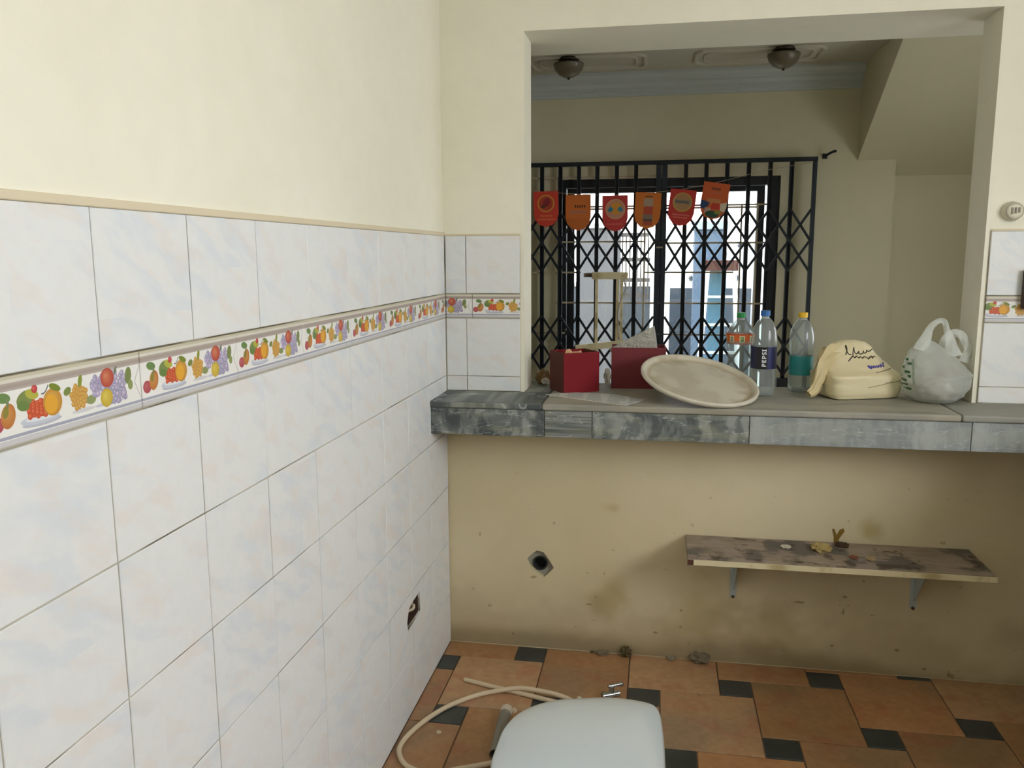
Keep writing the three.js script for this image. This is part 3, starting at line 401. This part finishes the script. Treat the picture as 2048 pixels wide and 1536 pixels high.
{ // newspaper sheet before the crimson box
  const t = thing('newspaper', 'folded grey newspaper sheet lying flat before the crimson box', 'newspaper', [0, CT, 0]);
  const mp = canvasTex(512, 256, (c, w, h) => { c.fillStyle = '#c2c4be'; c.fillRect(0, 0, w, h); for (let r = 0; r < 26; r++) for (let q = 0; q < 5; q++) { c.fillStyle = (r * 7 + q) % 5 ? '#8d9092' : '#b0b2ae'; c.fillRect(14 + q * 100, 10 + r * 9.4, 84 - ((r * 31 + q * 17) % 30), 4); } });
  const shp = poly([[0.405, -0.06], [0.715, -0.245], [0.775, -0.13], [0.66, -0.02], [0.5, -0.0]]); const sheet = (y, hh, o) => { const g = ext(shp, hh).rotateX(-Math.PI / 2).translate(o, y, 0); const p = g.attributes.position, uv = []; for (let i = 0; i < p.count; i++) uv.push((p.getX(i) - 0.4) / 0.4, (p.getZ(i)) / 0.26); g.setAttribute('uv', new THREE.Float32BufferAttribute(uv, 2)); return g; };
  add(t, 'page', sheet(0.0002, 0.0016, 0), std('#e4dcc6', 0.9)); add(t, 'page', sheet(0.0019, 0.0014, 0.004), std(0xffffff, 0.85, { map: mp }));
}
{ // big round dish leaning on the maroon box
  const t = thing('round_dish', 'large round beige dish tilted against the maroon box on the counter edge', 'dish', [0.9715, 1.1135, 0.06]);
  t.quaternion.setFromUnitVectors(V(0, 1, 0), V(0.1725, 0.9539, 0.2457).normalize());
  const R = 0.2155, g = lathe([[0, -0.016], [R * 0.62, -0.016], [R * 0.8, -0.013], [R * 0.95, -0.004], [R * 0.995, 0.004], [R, 0.011], [R * 0.985, 0.016], [R * 0.955, 0.0165], [R * 0.925, 0.012], [R * 0.89, 0.004], [R * 0.85, 0.001], [R * 0.8, 0.003], [R * 0.72, 0.002], [0, 0.0]], 96), p = g.attributes.position, uv = []; for (let i = 0; i < p.count; i++) uv.push(0.5 + p.getX(i) / R / 2, 0.5 + p.getZ(i) / R / 2); g.setAttribute('uv', new THREE.Float32BufferAttribute(uv, 2));
  add(t, 'dish_body', g, std(0xffffff, 0.5, { map: T.dish }));
}
// drink bottles
const petShape = (R, H0, ribs) => { const P = [[0, 0.006], [R * 0.5, 0.004], [R * 0.7, 0.0], [R * 0.88, 0.006], [R * 0.96, 0.02]]; for (let k = 0; k < ribs; k++) { const y = 0.03 + k * 0.012; P.push([R * 0.97, y], [R * 0.93, y + 0.006]); } return P; };
function bottle(label, pos, R, Hb, prof, ribs, capC, labels) {
  const t = thing('plastic_bottle', label, 'bottle', pos, 0, 'empty plastic bottles on the counter'); add(t, 'bottle_body', lathe([...petShape(R, Hb, ribs), ...prof.map(([r, y]) => [r * R, y * Hb])], 48), M.pet);
  add(t, 'neck', lathe([[0.0105, Hb * 0.905], [0.0125, Hb * 0.905], [0.0165, Hb * 0.912], [0.0165, Hb * 0.918], [0.0125, Hb * 0.922], [0.0125, Hb * 0.94]], 24), phys('#e4e8e6', 0.2, { transmission: 0.4, thickness: 0 }));
  const cap = [], n = 48; for (let k = 0; k < n; k++) { const a = (k / n) * Math.PI * 2, r = k % 2 ? 0.0158 : 0.0164; cap.push([r * Math.cos(a), r * Math.sin(a)]); } add(t, 'cap', new THREE.ExtrudeGeometry(poly(cap), { depth: Hb * 0.055, bevelEnabled: true, bevelSize: 0.0008, bevelThickness: 0.0012, bevelSegments: 2 }).rotateX(-Math.PI / 2).translate(0, Hb * 0.94, 0), std(capC, 0.4));
  for (const [r0, r1, y0, y1, m] of labels) add(t, 'label_wrap', new THREE.CylinderGeometry(R * r1, R * r0, Hb * (y1 - y0), 48, 1, true).rotateY(0.5).translate(0, (Hb * (y0 + y1)) / 2, 0), m);
  return t;
}
{
  const orange = std(0xffffff, 0.5, { side: THREE.DoubleSide, map: canvasTex(1024, 128, (c, w, h) => { c.fillStyle = '#e2672a'; c.fillRect(0, 0, w, h); c.fillStyle = '#c8452a'; c.fillRect(0, 0, w, 10); c.fillRect(0, h - 10, w, 10); for (let k = 0; k < 8; k++) { const x = 20 + k * 128; c.fillStyle = '#e4dcb0'; c.fillRect(x, 22, 64, 84); c.fillStyle = k % 2 ? '#6a8a4a' : '#7c7c72'; c.fillRect(x + 14, 36, 36, 56); c.fillStyle = '#d8d8b4'; c.fillRect(x + 24, 48, 14, 20); } }) });
  const pep = std(0xffffff, 0.4, { side: THREE.DoubleSide, map: canvasTex(1024, 256, (c, w, h) => { for (let k = 0; k < 4; k++) { const x = k * 256; const gr = c.createLinearGradient(x, 0, x + 256, 0); gr.addColorStop(0, '#121b52'); gr.addColorStop(0.18, '#10173e'); gr.addColorStop(0.3, '#07080d'); gr.addColorStop(0.74, '#07080d'); gr.addColorStop(0.82, '#121b52'); gr.addColorStop(1, '#121b52'); c.fillStyle = gr; c.fillRect(x, 0, 256, h); c.save(); c.translate(x + 186, 234); c.rotate(-Math.PI / 2); c.fillStyle = '#e4e6ea'; c.font = 'bold 74px sans-serif'; c.textBaseline = 'alphabetic'; const s = 212 / c.measureText('PEPSI').width; c.scale(s, 1); c.fillText('PEPSI', 0, 0); c.restore(); } }) });
  const teal = std('#2b8f92', 0.45, { side: THREE.DoubleSide });
  bottle('squat empty bottle with a green cap and orange neck label', [1.137, CT, -0.19], 0.052, 0.3, [[0.95, 0.28], [0.86, 0.4], [0.93, 0.52], [1.0, 0.58], [1.0, 0.6], [1.02, 0.72], [0.94, 0.77], [0.72, 0.84], [0.4, 0.9], [0.26, 0.915], [0.25, 0.94]], 4, '#0f8a3c', [[0.99, 1.045, 0.6, 0.735, orange]]);
  bottle('tall empty bottle with a blue cap and dark blue printed label', [1.21, CT, -0.052], 0.047, 0.318, [[0.97, 0.4], [0.97, 0.44], [0.98, 0.6], [0.99, 0.63], [0.97, 0.7], [0.88, 0.78], [0.7, 0.85], [0.45, 0.9], [0.3, 0.915], [0.27, 0.94]], 6, '#1d62a8', [[1.0, 1.005, 0.33, 0.585, pep]]);
  bottle('empty bottle with a yellow cap and teal label behind the beige bag', [1.362, CT, -0.165], 0.046, 0.304, [[0.95, 0.28], [0.93, 0.3], [0.93, 0.48], [0.98, 0.52], [1.0, 0.64], [0.98, 0.72], [0.85, 0.8], [0.6, 0.87], [0.36, 0.91], [0.28, 0.94]], 4, '#e0b414', [[0.955, 0.955, 0.22, 0.46, teal]]);
}
{ // dark iron stop standing behind the counter edge
  const t = thing('beige_bag', 'beige plastic takeaway bag folded over a flat food box', 'bag', [1.548, CT, -0.1], 0.35); t.scale.set(1.1, 1.06, 1.08);
  const printed = std(0xffffff, 0.55, { map: canvasTex(1024, 768, (c, w, h) => {
    const g = c.createLinearGradient(0, h, 0, 0); c.fillStyle = '#d9cda6'; c.fillRect(0, 0, w, h); c.strokeStyle = '#2c281a'; c.lineWidth = 13; c.lineCap = 'round';
    const sc = (pts) => { c.beginPath(); c.moveTo(...pts[0]); for (let i = 1; i < pts.length - 1; i++) c.quadraticCurveTo(...pts[i], (pts[i][0] + pts[i + 1][0]) / 2, (pts[i][1] + pts[i + 1][1]) / 2); c.lineTo(...pts.at(-1)); c.stroke(); };
    sc([[330, 190], [380, 90], [360, 60], [350, 180], [400, 190]]); sc([[420, 200], [470, 60], [450, 170], [480, 190], [520, 140], [500, 190], [560, 180]]); sc([[560, 180], [590, 130], [570, 180], [620, 170], [640, 130], [640, 170], [760, 110]]);
    sc([[340, 270], [430, 190], [420, 240], [470, 200], [470, 240], [520, 210], [520, 245], [570, 215], [600, 240]]); sc([[600, 250], [680, 200], [650, 250], [700, 215], [720, 230]]);
    c.strokeStyle = '#47428c'; c.fillStyle = '#4a4694'; c.beginPath(); c.ellipse(560, 345, 28, 20, 0.6, 0, 7); c.fill(); c.lineWidth = 10; c.font = 'italic bold 74px sans-serif'; c.save(); c.translate(580, 375); c.rotate(-0.06); c.scale(1.15, 1.3); c.lineWidth = 15; sc([[0, -10], [14, -40], [24, -8], [40, -36], [52, -8], [70, -34], [84, -8], [104, -36], [118, -8], [140, -46], [150, -8], [176, -34], [196, -44]]); c.restore();
    c.strokeStyle = '#6f664e'; c.lineWidth = 7; for (let k = 0; k < 14; k++) { c.beginPath(); c.moveTo(600 + k * 20, 412 - k * 3); c.lineTo(612 + k * 20, 410 - k * 3); c.stroke(); } for (let k = 0; k < 22; k++) { c.beginPath(); c.moveTo(470 + k * 20, 600 - k * 4); c.lineTo(484 + k * 20, 597 - k * 4); c.stroke(); } for (let k = 0; k < 6; k++) { c.beginPath(); c.moveTo(680 + k * 18, 545 - k * 3); c.lineTo(690 + k * 18, 543 - k * 3); c.stroke(); } }) });
  const wob = (a, k, y) => 1 + (fbm(a / 6.2832, y * 3, 9, 511, 3) - 0.5) * mix(0.04, 0.3, sm(0.07, 0.12, y)) + 0.03 * Math.sin(a * 11 + 4 * Math.sin(y * 40)) * sm(0.08, 0.13, y) + (fbm(a / 6.2832, y * 6, 16, 517, 3) - 0.5) * 0.05;
  const L = [[0.0, 0.104, 0.075, 0, 0, 6], [0.004, 0.118, 0.088, 0, 0, 6], [0.02, 0.127, 0.095, 0, 0, 6], [0.05, 0.13, 0.097, 0, 0, 6], [0.075, 0.13, 0.097, 0, 0, 6], [0.083, 0.127, 0.094, 0, 0, 5], [0.088, 0.12, 0.086, -0.002, 0, 4], [0.1, 0.116, 0.07, -0.006, -0.006, 3.2], [0.12, 0.106, 0.055, -0.012, -0.014, 3], [0.145, 0.092, 0.042, -0.014, -0.022, 2.6], [0.17, 0.076, 0.03, -0.014, -0.028, 2.4], [0.186, 0.056, 0.02, -0.014, -0.03, 2.2], [0.194, 0.02, 0.008, -0.012, -0.031, 2]];
  const LL = [L[0]]; for (const q of L.slice(1)) { const p = LL.at(-1); for (const f of [0.25, 0.5, 0.75, 1]) LL.push([0, 1, 2, 3, 4, 5].map((i) => mix(p[i], q[i], f))); }
  add(t, 'bag_body', planarUV(loft(LL, 128, wob), -0.14, 0.14, 0, 0.196), printed);
  const flap = []; const fl = [[-0.07, 0.135, -0.02], [-0.1, 0.14, 0.0], [-0.13, 0.11, 0.02], [-0.15, 0.07, 0.03], [-0.172, 0.03, 0.04], [-0.195, 0.019, 0.045]];
  const tb = new THREE.CatmullRomCurve3(fl.map(([x, y, z]) => V(x, y, z))), gt = new THREE.TubeGeometry(tb, 40, 1, 16, false), pp = gt.attributes.position; for (let i = 0; i <= 40; i++) { const u = i / 40, c = tb.getPointAt(u), r = mix(0.04, 0.012, Math.pow(u, 0.8)); for (let j = 0; j <= 16; j++) { const k = i * 17 + j, d = V(pp.getX(k), pp.getY(k), pp.getZ(k)).sub(c).multiplyScalar(r * (1 + 0.3 * Math.sin((j * Math.PI) / 4 * 3 + u * 5) + 0.16 * Math.sin((j * Math.PI) / 8 * 2 + u * 17))); pp.setXYZ(k, c.x + d.x, c.y + d.y, c.z + d.z * 0.55); } } gt.computeVertexNormals();
  add(t, 'twisted_handle', gt, std('#c9b88a', 0.55));
}
{ // white carrier bag
  const t = thing('carrier_bag', 'translucent white plastic carrier bag standing upright by the right jamb', 'bag', [1.795, CT, 0.0]);
  const wob = (a, k, y) => 1 + (fbm(a / 6.2832, y * 2.4, 8, 531, 4) - 0.5) * 0.3 + 0.03 * Math.sin(a * 9 + 3 * Math.sin(y * 20)) * sm(0.06, 0.18, y) + (fbm(a / 6.2832, y * 5, 20, 541, 3) - 0.5) * 0.08;
  const L = [[0.002, 0.05, 0.045]]; for (const q of [[0.006, 0.066, 0.06], [0.02, 0.09, 0.08], [0.045, 0.106, 0.092], [0.07, 0.112, 0.095], [0.1, 0.11, 0.088], [0.125, 0.1, 0.07, -0.008], [0.15, 0.085, 0.05, -0.016], [0.175, 0.068, 0.03, -0.024], [0.195, 0.05, 0.018, -0.032], [0.21, 0.034, 0.01, -0.038], [0.222, 0.016, 0.005, -0.042]]) { const p = L.at(-1); for (const f of [0.25, 0.5, 0.75, 1]) L.push([0, 1, 2, 3, 4].map((i) => mix(p[i] ?? 0, q[i] ?? 0, f))); }
  const bagMap = canvasTex(512, 512, (c, w, h) => { c.fillStyle = '#e8ece6'; c.fillRect(0, 0, w, h); c.fillStyle = '#4f7a52'; for (let k = 0; k < 10; k++) c.fillRect(6 + (k % 3) * 16, 110 + k * 34, 14 + (k * 7) % 16, 20); c.fillStyle = '#5c8458'; c.fillRect(0, 60, 14, 420); c.fillStyle = '#b9c8b8'; c.fillRect(60, 150, 14, 200); });
  add(t, 'bag_body', planarUV(loft(L, 96, wob), -0.12, 0.12, 0, 0.22), phys(0xffffff, 0.3, { map: bagMap, transmission: 0.62, thickness: 0, ior: 1.25, side: THREE.DoubleSide }));
  const ribbon = (P, w0, w1, name) => { const cv = new THREE.CatmullRomCurve3(P.map((p) => V(...p))), n = 60, g = new THREE.BufferGeometry(), pos = [], idx = []; for (let i = 0; i <= n; i++) { const u = i / n, c = cv.getPointAt(u), tg = cv.getTangentAt(u), sd = V(0, 0, 1).cross(tg).normalize(), w = mix(w0, w1, Math.sin(u * Math.PI)) / 2; for (const [a, b] of [[-1, -0.35], [-0.3, 0.5], [0.3, 0.5], [1, -0.35]]) pos.push(c.x + sd.x * a * w, c.y + sd.y * a * w, c.z + b * w * 0.3 + 0.004 * Math.sin(u * 23 + a * 3)); } for (let i = 0; i < n; i++) for (let j = 0; j < 3; j++) { const a = i * 4 + j; idx.push(a, a + 4, a + 1, a + 1, a + 4, a + 5); } g.setAttribute('position', new THREE.Float32BufferAttribute(pos, 3)); g.setIndex(idx); g.computeVertexNormals(); add(t, name, g, M.film); };
  ribbon([[-0.06, 0.185, 0.02], [-0.05, 0.22, 0.018], [-0.034, 0.262, 0.014], [-0.006, 0.29, 0.01], [0.012, 0.287, 0.008], [0.025, 0.252, 0.008], [0.036, 0.22, 0.01], [0.05, 0.165, 0.014]], 0.056, 0.018, 'handle');
  ribbon([[0.03, 0.19, -0.03], [0.036, 0.222, -0.034], [0.055, 0.24, -0.036], [0.08, 0.24, -0.036], [0.1, 0.215, -0.034], [0.112, 0.18, -0.032], [0.1, 0.14, -0.03]], 0.04, 0.028, 'handle');
  const fp = thing('foil_parcel', 'crumpled grey brown parcel seen through the bottom of the carrier bag', 'parcel', [1.795, CT + 0.048, 0.0]); add(fp, 'wrapping', crumple(0.078, 2.2, 0.52, 4), std('#a3967c', 0.7));
  const cz = thing('red_carton', 'small red and white carton tucked behind the carrier bag', 'carton', [1.87, CT, -0.125], -0.3); add(cz, 'carton_body', rbx(-0.035, 0.035, 0, 0.1, -0.025, 0.025, 0.003, 1), std('#c43040', 0.5)); add(cz, 'white_band', rbx(-0.0355, 0.0355, 0.05, 0.075, -0.0255, 0.0255, 0.003, 1), std('#e2dad2', 0.5)); add(cz, 'crumpled_top', crumple(0.034, 3.3, 0.6).translate(0, 0.115, 0), std('#d3cbbd', 0.8));
}

// ------------------------------------------------------------------ things on the walls
{
  const t = thing('cable_outlet', 'round cream plastic outlet cover on the wall above the right tiles', 'outlet', [1.995, 1.713, 0.001]);
  add(t, 'cover', lathe([[0, 0.034], [0.016, 0.034], [0.024, 0.031], [0.03, 0.02], [0.033, 0.006], [0.034, 0]], 36).rotateX(Math.PI / 2), std('#d8d2bc', 0.5)); for (const x of [-0.011, 0.0, 0.011]) add(t, 'terminal', rbx(x - 0.003, x + 0.003, -0.008 + x * 0.2, 0.012, 0.0335, 0.0375, 0.001, 1), std('#8a8474', 0.6)); add(t, 'hood', new THREE.TorusGeometry(0.025, 0.0035, 8, 32).translate(0, 0, 0.028), std('#b1ab98', 0.6));
  const s = thing('switch_box', 'dark brown switch box beside the right fruit border', 'switch', [2.08, 1.45, 0.0095]); add(s, 'casing', rbx(-0.036, 0.036, -0.066, 0.066, 0, 0.03, 0.004), std('#3c3026', 0.5)); add(s, 'rocker', rbx(-0.014, 0.014, -0.024, 0.024, 0.0305, 0.037, 0.003, 1), std('#52453a', 0.45));
  const k = thing('socket_box', 'rusty brown open socket box set low in the left tiles', 'socket', [0, 0, 0]), ru = std('#4a3428', 0.85), Z0 = SOCK.z0 + 0.002, Z1 = SOCK.z1 - 0.002, Y0 = SOCK.y0 + 0.002, Y1 = SOCK.y1 - 0.002;
  add(k, 'back_plate', bx(-0.045, -0.042, Y0, Y1, Z0, Z1), ru); add(k, 'box_wall', [bx(-0.0415, 0.0, Y0, Y0 + 0.003, Z0, Z1), bx(-0.0415, 0.0, Y1 - 0.003, Y1, Z0, Z1), bx(-0.0415, 0.0, Y0 + 0.003, Y1 - 0.003, Z0, Z0 + 0.003), bx(-0.0415, 0.0, Y0 + 0.003, Y1 - 0.003, Z1 - 0.003, Z1)], ru);
  add(k, 'wire_end', tube([[-0.04, 0.34, 0.5], [-0.02, 0.345, 0.49], [-0.004, 0.352, 0.483], [-0.006, 0.36, 0.47]], 0.006, 20, 8), std('#d8cbb0', 0.6)); add(k, 'terminal', rbx(-0.0415, -0.012, 0.34, 0.37, 0.45, 0.48, 0.003, 1), std('#b9a184', 0.7));
  const p = thing('drain_outlet', 'grey cement block with a dark pipe mouth in the wall under the counter', 'drain', [holeC[0], holeC[1], 0]);
  add(p, 'cement_fill', uvm(ext(poly(HOLE.map(([x, y]) => [(x - holeC[0]) * 0.98, (y - holeC[1]) * 0.98]), [Array.from({ length: 24 }, (_, i) => [0.03 * Math.cos(-i * Math.PI / 12) , 0.03 * Math.sin(-i * Math.PI / 12) - 0.002])]), 0.1).translate(0, 0, -0.118)), std('#9a988a', 0.95)); add(p, 'pipe', new THREE.LatheGeometry([[0.027, -0.12], [0.0295, -0.12], [0.0295, -0.012], [0.027, -0.01], [0.025, -0.012], [0.025, -0.12]].map(([a, b]) => new THREE.Vector2(a, b)), 32).rotateX(Math.PI / 2).translate(0, -0.002, 0), std('#2c3030', 0.7)); add(p, 'plug', cyl(0.0248, 0.0248, 0.01, 0, 0, 0, 24).rotateX(Math.PI / 2).translate(0, -0.002, -0.06), std('#22282a', 0.8));
}
{ // shelf under the counter
  const t = thing('wall_shelf', 'weathered wooden plank shelf on two brackets under the counter', 'shelf', [0, 0, 0]), g = new RoundedBoxGeometry(1.008, 0.02, 0.262, 1, 0.002).translate(1.446, 0.5, 0.134);
  add(t, 'plank', uvm(g), M.wood); add(t, 'front_edge', rbx(0.962, 1.95, 0.4895, 0.5095, 0.2655, 0.2695, 0.001, 1), M.cream, 'cream painted front edge'); add(t, 'broken_corner', rbx(0.941, 0.961, 0.489, 0.508, 0.2655, 0.269, 0.001, 1), std('#5a3a2c', 0.9), 'dark broken corner');
  const bl = std('#bcc8c6', 0.6);
  for (const x of [1.127, 1.775]) { const b = add(t, 'bracket', [bx(x - 0.012, x + 0.012, 0.27, 0.489, 0.0005, 0.004), bx(x - 0.012, x + 0.012, 0.4855, 0.489, 0.004, 0.2), ext(poly([[0, 0.486], [0.16, 0.486], [0.004, 0.3]]), 0.003).rotateY(-Math.PI / 2).translate(x + 0.0015, 0, 0.004).scale(1, 1, 1)].map((q) => uvm(q)), bl); add(b, 'screw', cyl(0.006, 0.006, 0.005, 0, 0, 0, 12).rotateX(Math.PI / 2).translate(x, 0.272, 0.006), std('#5a4632', 0.6)); }
  const chip = (name, label, x, z, s, c, sq = 0.3) => { const o = thing(name, label, 'scrap', [x, 0.51 + s * sq * 0.62, z]); o.userData.label = label; add(o, 'flake', crumple(s, x * 9, sq), std(c, 0.9)); };
  chip('paint_flake', 'pale yellow crumpled scrap at the middle of the plank shelf', 1.42, 0.1, 0.04, '#b9a368', 0.45); chip('paint_flake', 'small white flake left of the yellow scrap on the shelf', 1.3, 0.09, 0.02, '#d8cfba'); chip('paint_flake', 'dark brown wood splinter right of the yellow scrap on the shelf', 1.505, 0.04, 0.028, '#4c3626'); chip('paint_flake', 'tan flake towards the right end of the plank shelf', 1.575, 0.17, 0.02, '#b09a70'); chip('paint_flake', 'reddish brown flake near the front of the plank shelf', 1.52, 0.16, 0.018, '#86543a');
  const d = thing('glue_drip', 'amber dried glue drip on the wall just above the shelf', 'drip', [1.497, 0.51, 0.0005]); add(d, 'drip', uvm(new THREE.ExtrudeGeometry(poly([[-0.012, 0.0], [0.0, 0.0], [0.006, 0.018], [0.022, 0.044], [0.018, 0.054], [0.006, 0.048], [-0.004, 0.026], [-0.014, 0.05], [-0.02, 0.05], [-0.012, 0.02]]), { depth: 0.002, bevelEnabled: true, bevelSize: 0.001, bevelThickness: 0.001, bevelSegments: 1 })), std('#8a6c28', 0.5));
}

// ------------------------------------------------------------------ things on the floor
{ // upturned washbasin: outline (x, z) of its shoulder, closed below the picture's edge
  const out = [[0.866, 0.93], [0.862, 0.83], [0.853, 0.74], [0.838, 0.705], [0.815, 0.693], [0.76, 0.683], [0.69, 0.683], [0.62, 0.7], [0.54, 0.722], [0.472, 0.764], [0.424, 0.822], [0.396, 0.9], [0.39, 1.0], [0.392, 1.08], [0.42, 1.17], [0.48, 1.26], [0.57, 1.325], [0.68, 1.355], [0.78, 1.355], [0.835, 1.345], [0.858, 1.32], [0.866, 1.24], [0.868, 1.14], [0.868, 1.03]];
  const t = thing('washbasin', 'white glazed ceramic washbasin lying upside down on the tiled floor', 'washbasin', [0.65, 0, 1.02]);
  const cv = new THREE.CatmullRomCurve3(out.map(([x, z]) => V(x - 0.65, 0, z - 1.02)), true), n = 120, ring = cv.getSpacedPoints(n).slice(0, n);
  const shell = (lv) => { const pos = [], idx = []; for (const [s, y] of lv) for (const p of ring) pos.push(p.x * s, y, p.z * s); for (let k = 0; k < lv.length - 1; k++) for (let i = 0; i < n; i++) { const a = k * n + i, b = k * n + ((i + 1) % n), c = a + n, d = b + n; idx.push(a, b, c, b, d, c); } const g = new THREE.BufferGeometry(); g.setAttribute('position', new THREE.Float32BufferAttribute(pos, 3)); g.setIndex(idx); g.computeVertexNormals(); return g; };
  const lv = [[1.0, 0.001], [1.02, 0.012], [1.02, 0.05], [1.012, 0.11], [1.005, 0.155], [0.998, 0.172], [0.982, 0.184], [0.955, 0.19], [0.85, 0.2], [0.7, 0.209], [0.5, 0.217], [0.3, 0.221], [0.12, 0.223], [0.004, 0.2235]].map(([a, b]) => [a, b * 1.07]);
  add(t, 'basin_shell', shell(lv), M.white); add(t, 'drain_collar', lathe([[0, 0.218], [0.02, 0.218], [0.024, 0.244], [0.034, 0.244], [0.038, 0.225]], 32).translate(0.02, 0, 0.17), M.white);
}
{
  const t = thing('white_hose', 'cream rubber hose looping over the floor left of the washbasin', 'hose'), r = 0.0085;
  add(t, 'hose', tube([[0.138, r, 0.318], [0.23, r, 0.345], [0.32, r, 0.37], [0.42, r, 0.397], [0.52, r, 0.43], [0.58, r, 0.47], [0.6, r, 0.5], [0.585, r, 0.47], [0.555, 0.02, 0.425], [0.5, 0.026, 0.4], [0.43, 0.027, 0.384], [0.357, 0.0255, 0.374], [0.29, 0.016, 0.384], [0.217, r, 0.411], [0.128, r, 0.501], [0.068, r, 0.607], [0.033, r, 0.72], [0.034, r, 0.79], [0.079, r, 0.859], [0.16, r, 0.885], [0.255, r, 0.845], [0.345, r, 0.8]], r, 260, 10), M.cord);
  const p = thing('waste_pipe', 'grey flexible waste pipe with a pale nut beside the washbasin', 'pipe'), pts = [[0.335, 0.022, 0.545], [0.335, 0.022, 0.6], [0.34, 0.022, 0.68], [0.345, 0.022, 0.78]]; const g = tube(pts, 0.018, 70, 14), pp = g.attributes.position, cv = new THREE.CatmullRomCurve3(pts.map((q) => V(...q))); for (let i = 0; i <= 70; i++) { const c = cv.getPointAt(i / 70), f = i % 2 ? 0.86 : 1.05; for (let j = 0; j <= 14; j++) { const k = i * 15 + j; pp.setXYZ(k, c.x + (pp.getX(k) - c.x) * f, c.y + (pp.getY(k) - c.y) * f, c.z + (pp.getZ(k) - c.z) * f); } } g.computeVertexNormals(); add(p, 'corrugated_tube', g, std('#8f8a7a', 0.6)); add(p, 'nut', new THREE.CylinderGeometry(0.021, 0.021, 0.03, 8).rotateX(Math.PI / 2).translate(0.335, 0.022, 0.53), std('#cfc4b0', 0.5));
  const v = thing('valve_tap', 'small chrome angle valve on the floor behind the washbasin', 'tap', [0.685, 0, 0.352], 0.5);
  add(v, 'valve_body', [cyl(0.012, 0.012, 0.06, 0, 0, 0).rotateZ(Math.PI / 2).translate(0, 0.018, 0), cyl(0.015, 0.015, 0.012, 0, 0, 0, 6).rotateZ(Math.PI / 2).translate(-0.03, 0.018, 0), cyl(0.009, 0.009, 0.03, 0, 0.035, 0)].map((q) => q.toNonIndexed()), M.chrome); add(v, 'valve_handle', [cyl(0.006, 0.006, 0.05, 0, 0, 0).rotateZ(Math.PI / 2).translate(0.012, 0.052, 0), new THREE.SphereGeometry(0.009, 14, 10).translate(0.038, 0.052, 0)].map((q) => q.toNonIndexed()), M.chrome);
  const rub = (name, label, x, z, s, c, sq = 0.6, cat = 'rubble') => { const o = thing(name, label, cat, [x, s * sq * 0.7, z]); add(o, 'lump', crumple(s, x * 13 + z * 7, sq, 2), std(c, 0.95)); };
  rub('plaster_chip', 'small cream plaster chip left of the hose loop', 0.13, 0.66, 0.009, '#d8ccb0'); rub('plaster_chip', 'cream plaster chip near the pale pipe nut', 0.355, 0.49, 0.014, '#d6c4a6'); rub('plaster_chip', 'white plaster chip between the hose and the chrome valve', 0.572, 0.372, 0.011, '#e0d8c6'); rub('plaster_chip', 'cream plaster chip right of the dark inset tile by the wall', 1.0, 0.27, 0.01, '#b89a72');
  rub('mortar_lump', 'mossy brown mortar lump at the foot of the lower wall', 0.725, 0.018, 0.026, '#5c5232', 1.0); rub('mortar_lump', 'small dark mortar lump left of the mossy lump', 0.59, 0.012, 0.009, '#5a4e34'); rub('mortar_strip', 'flat grey mortar strip along the wall foot left of the lump', 0.63, 0.012, 0.03, '#8a7a62', 0.28); rub('mortar_strip', 'grey mortar patch along the wall foot right of the lump', 1.01, 0.012, 0.045, '#7d735e', 0.5); rub('mortar_strip', 'thin grey mortar crumb between the lump and the patch', 0.9, 0.012, 0.022, '#948872', 0.3);
}
renderer.render(scene, camera);
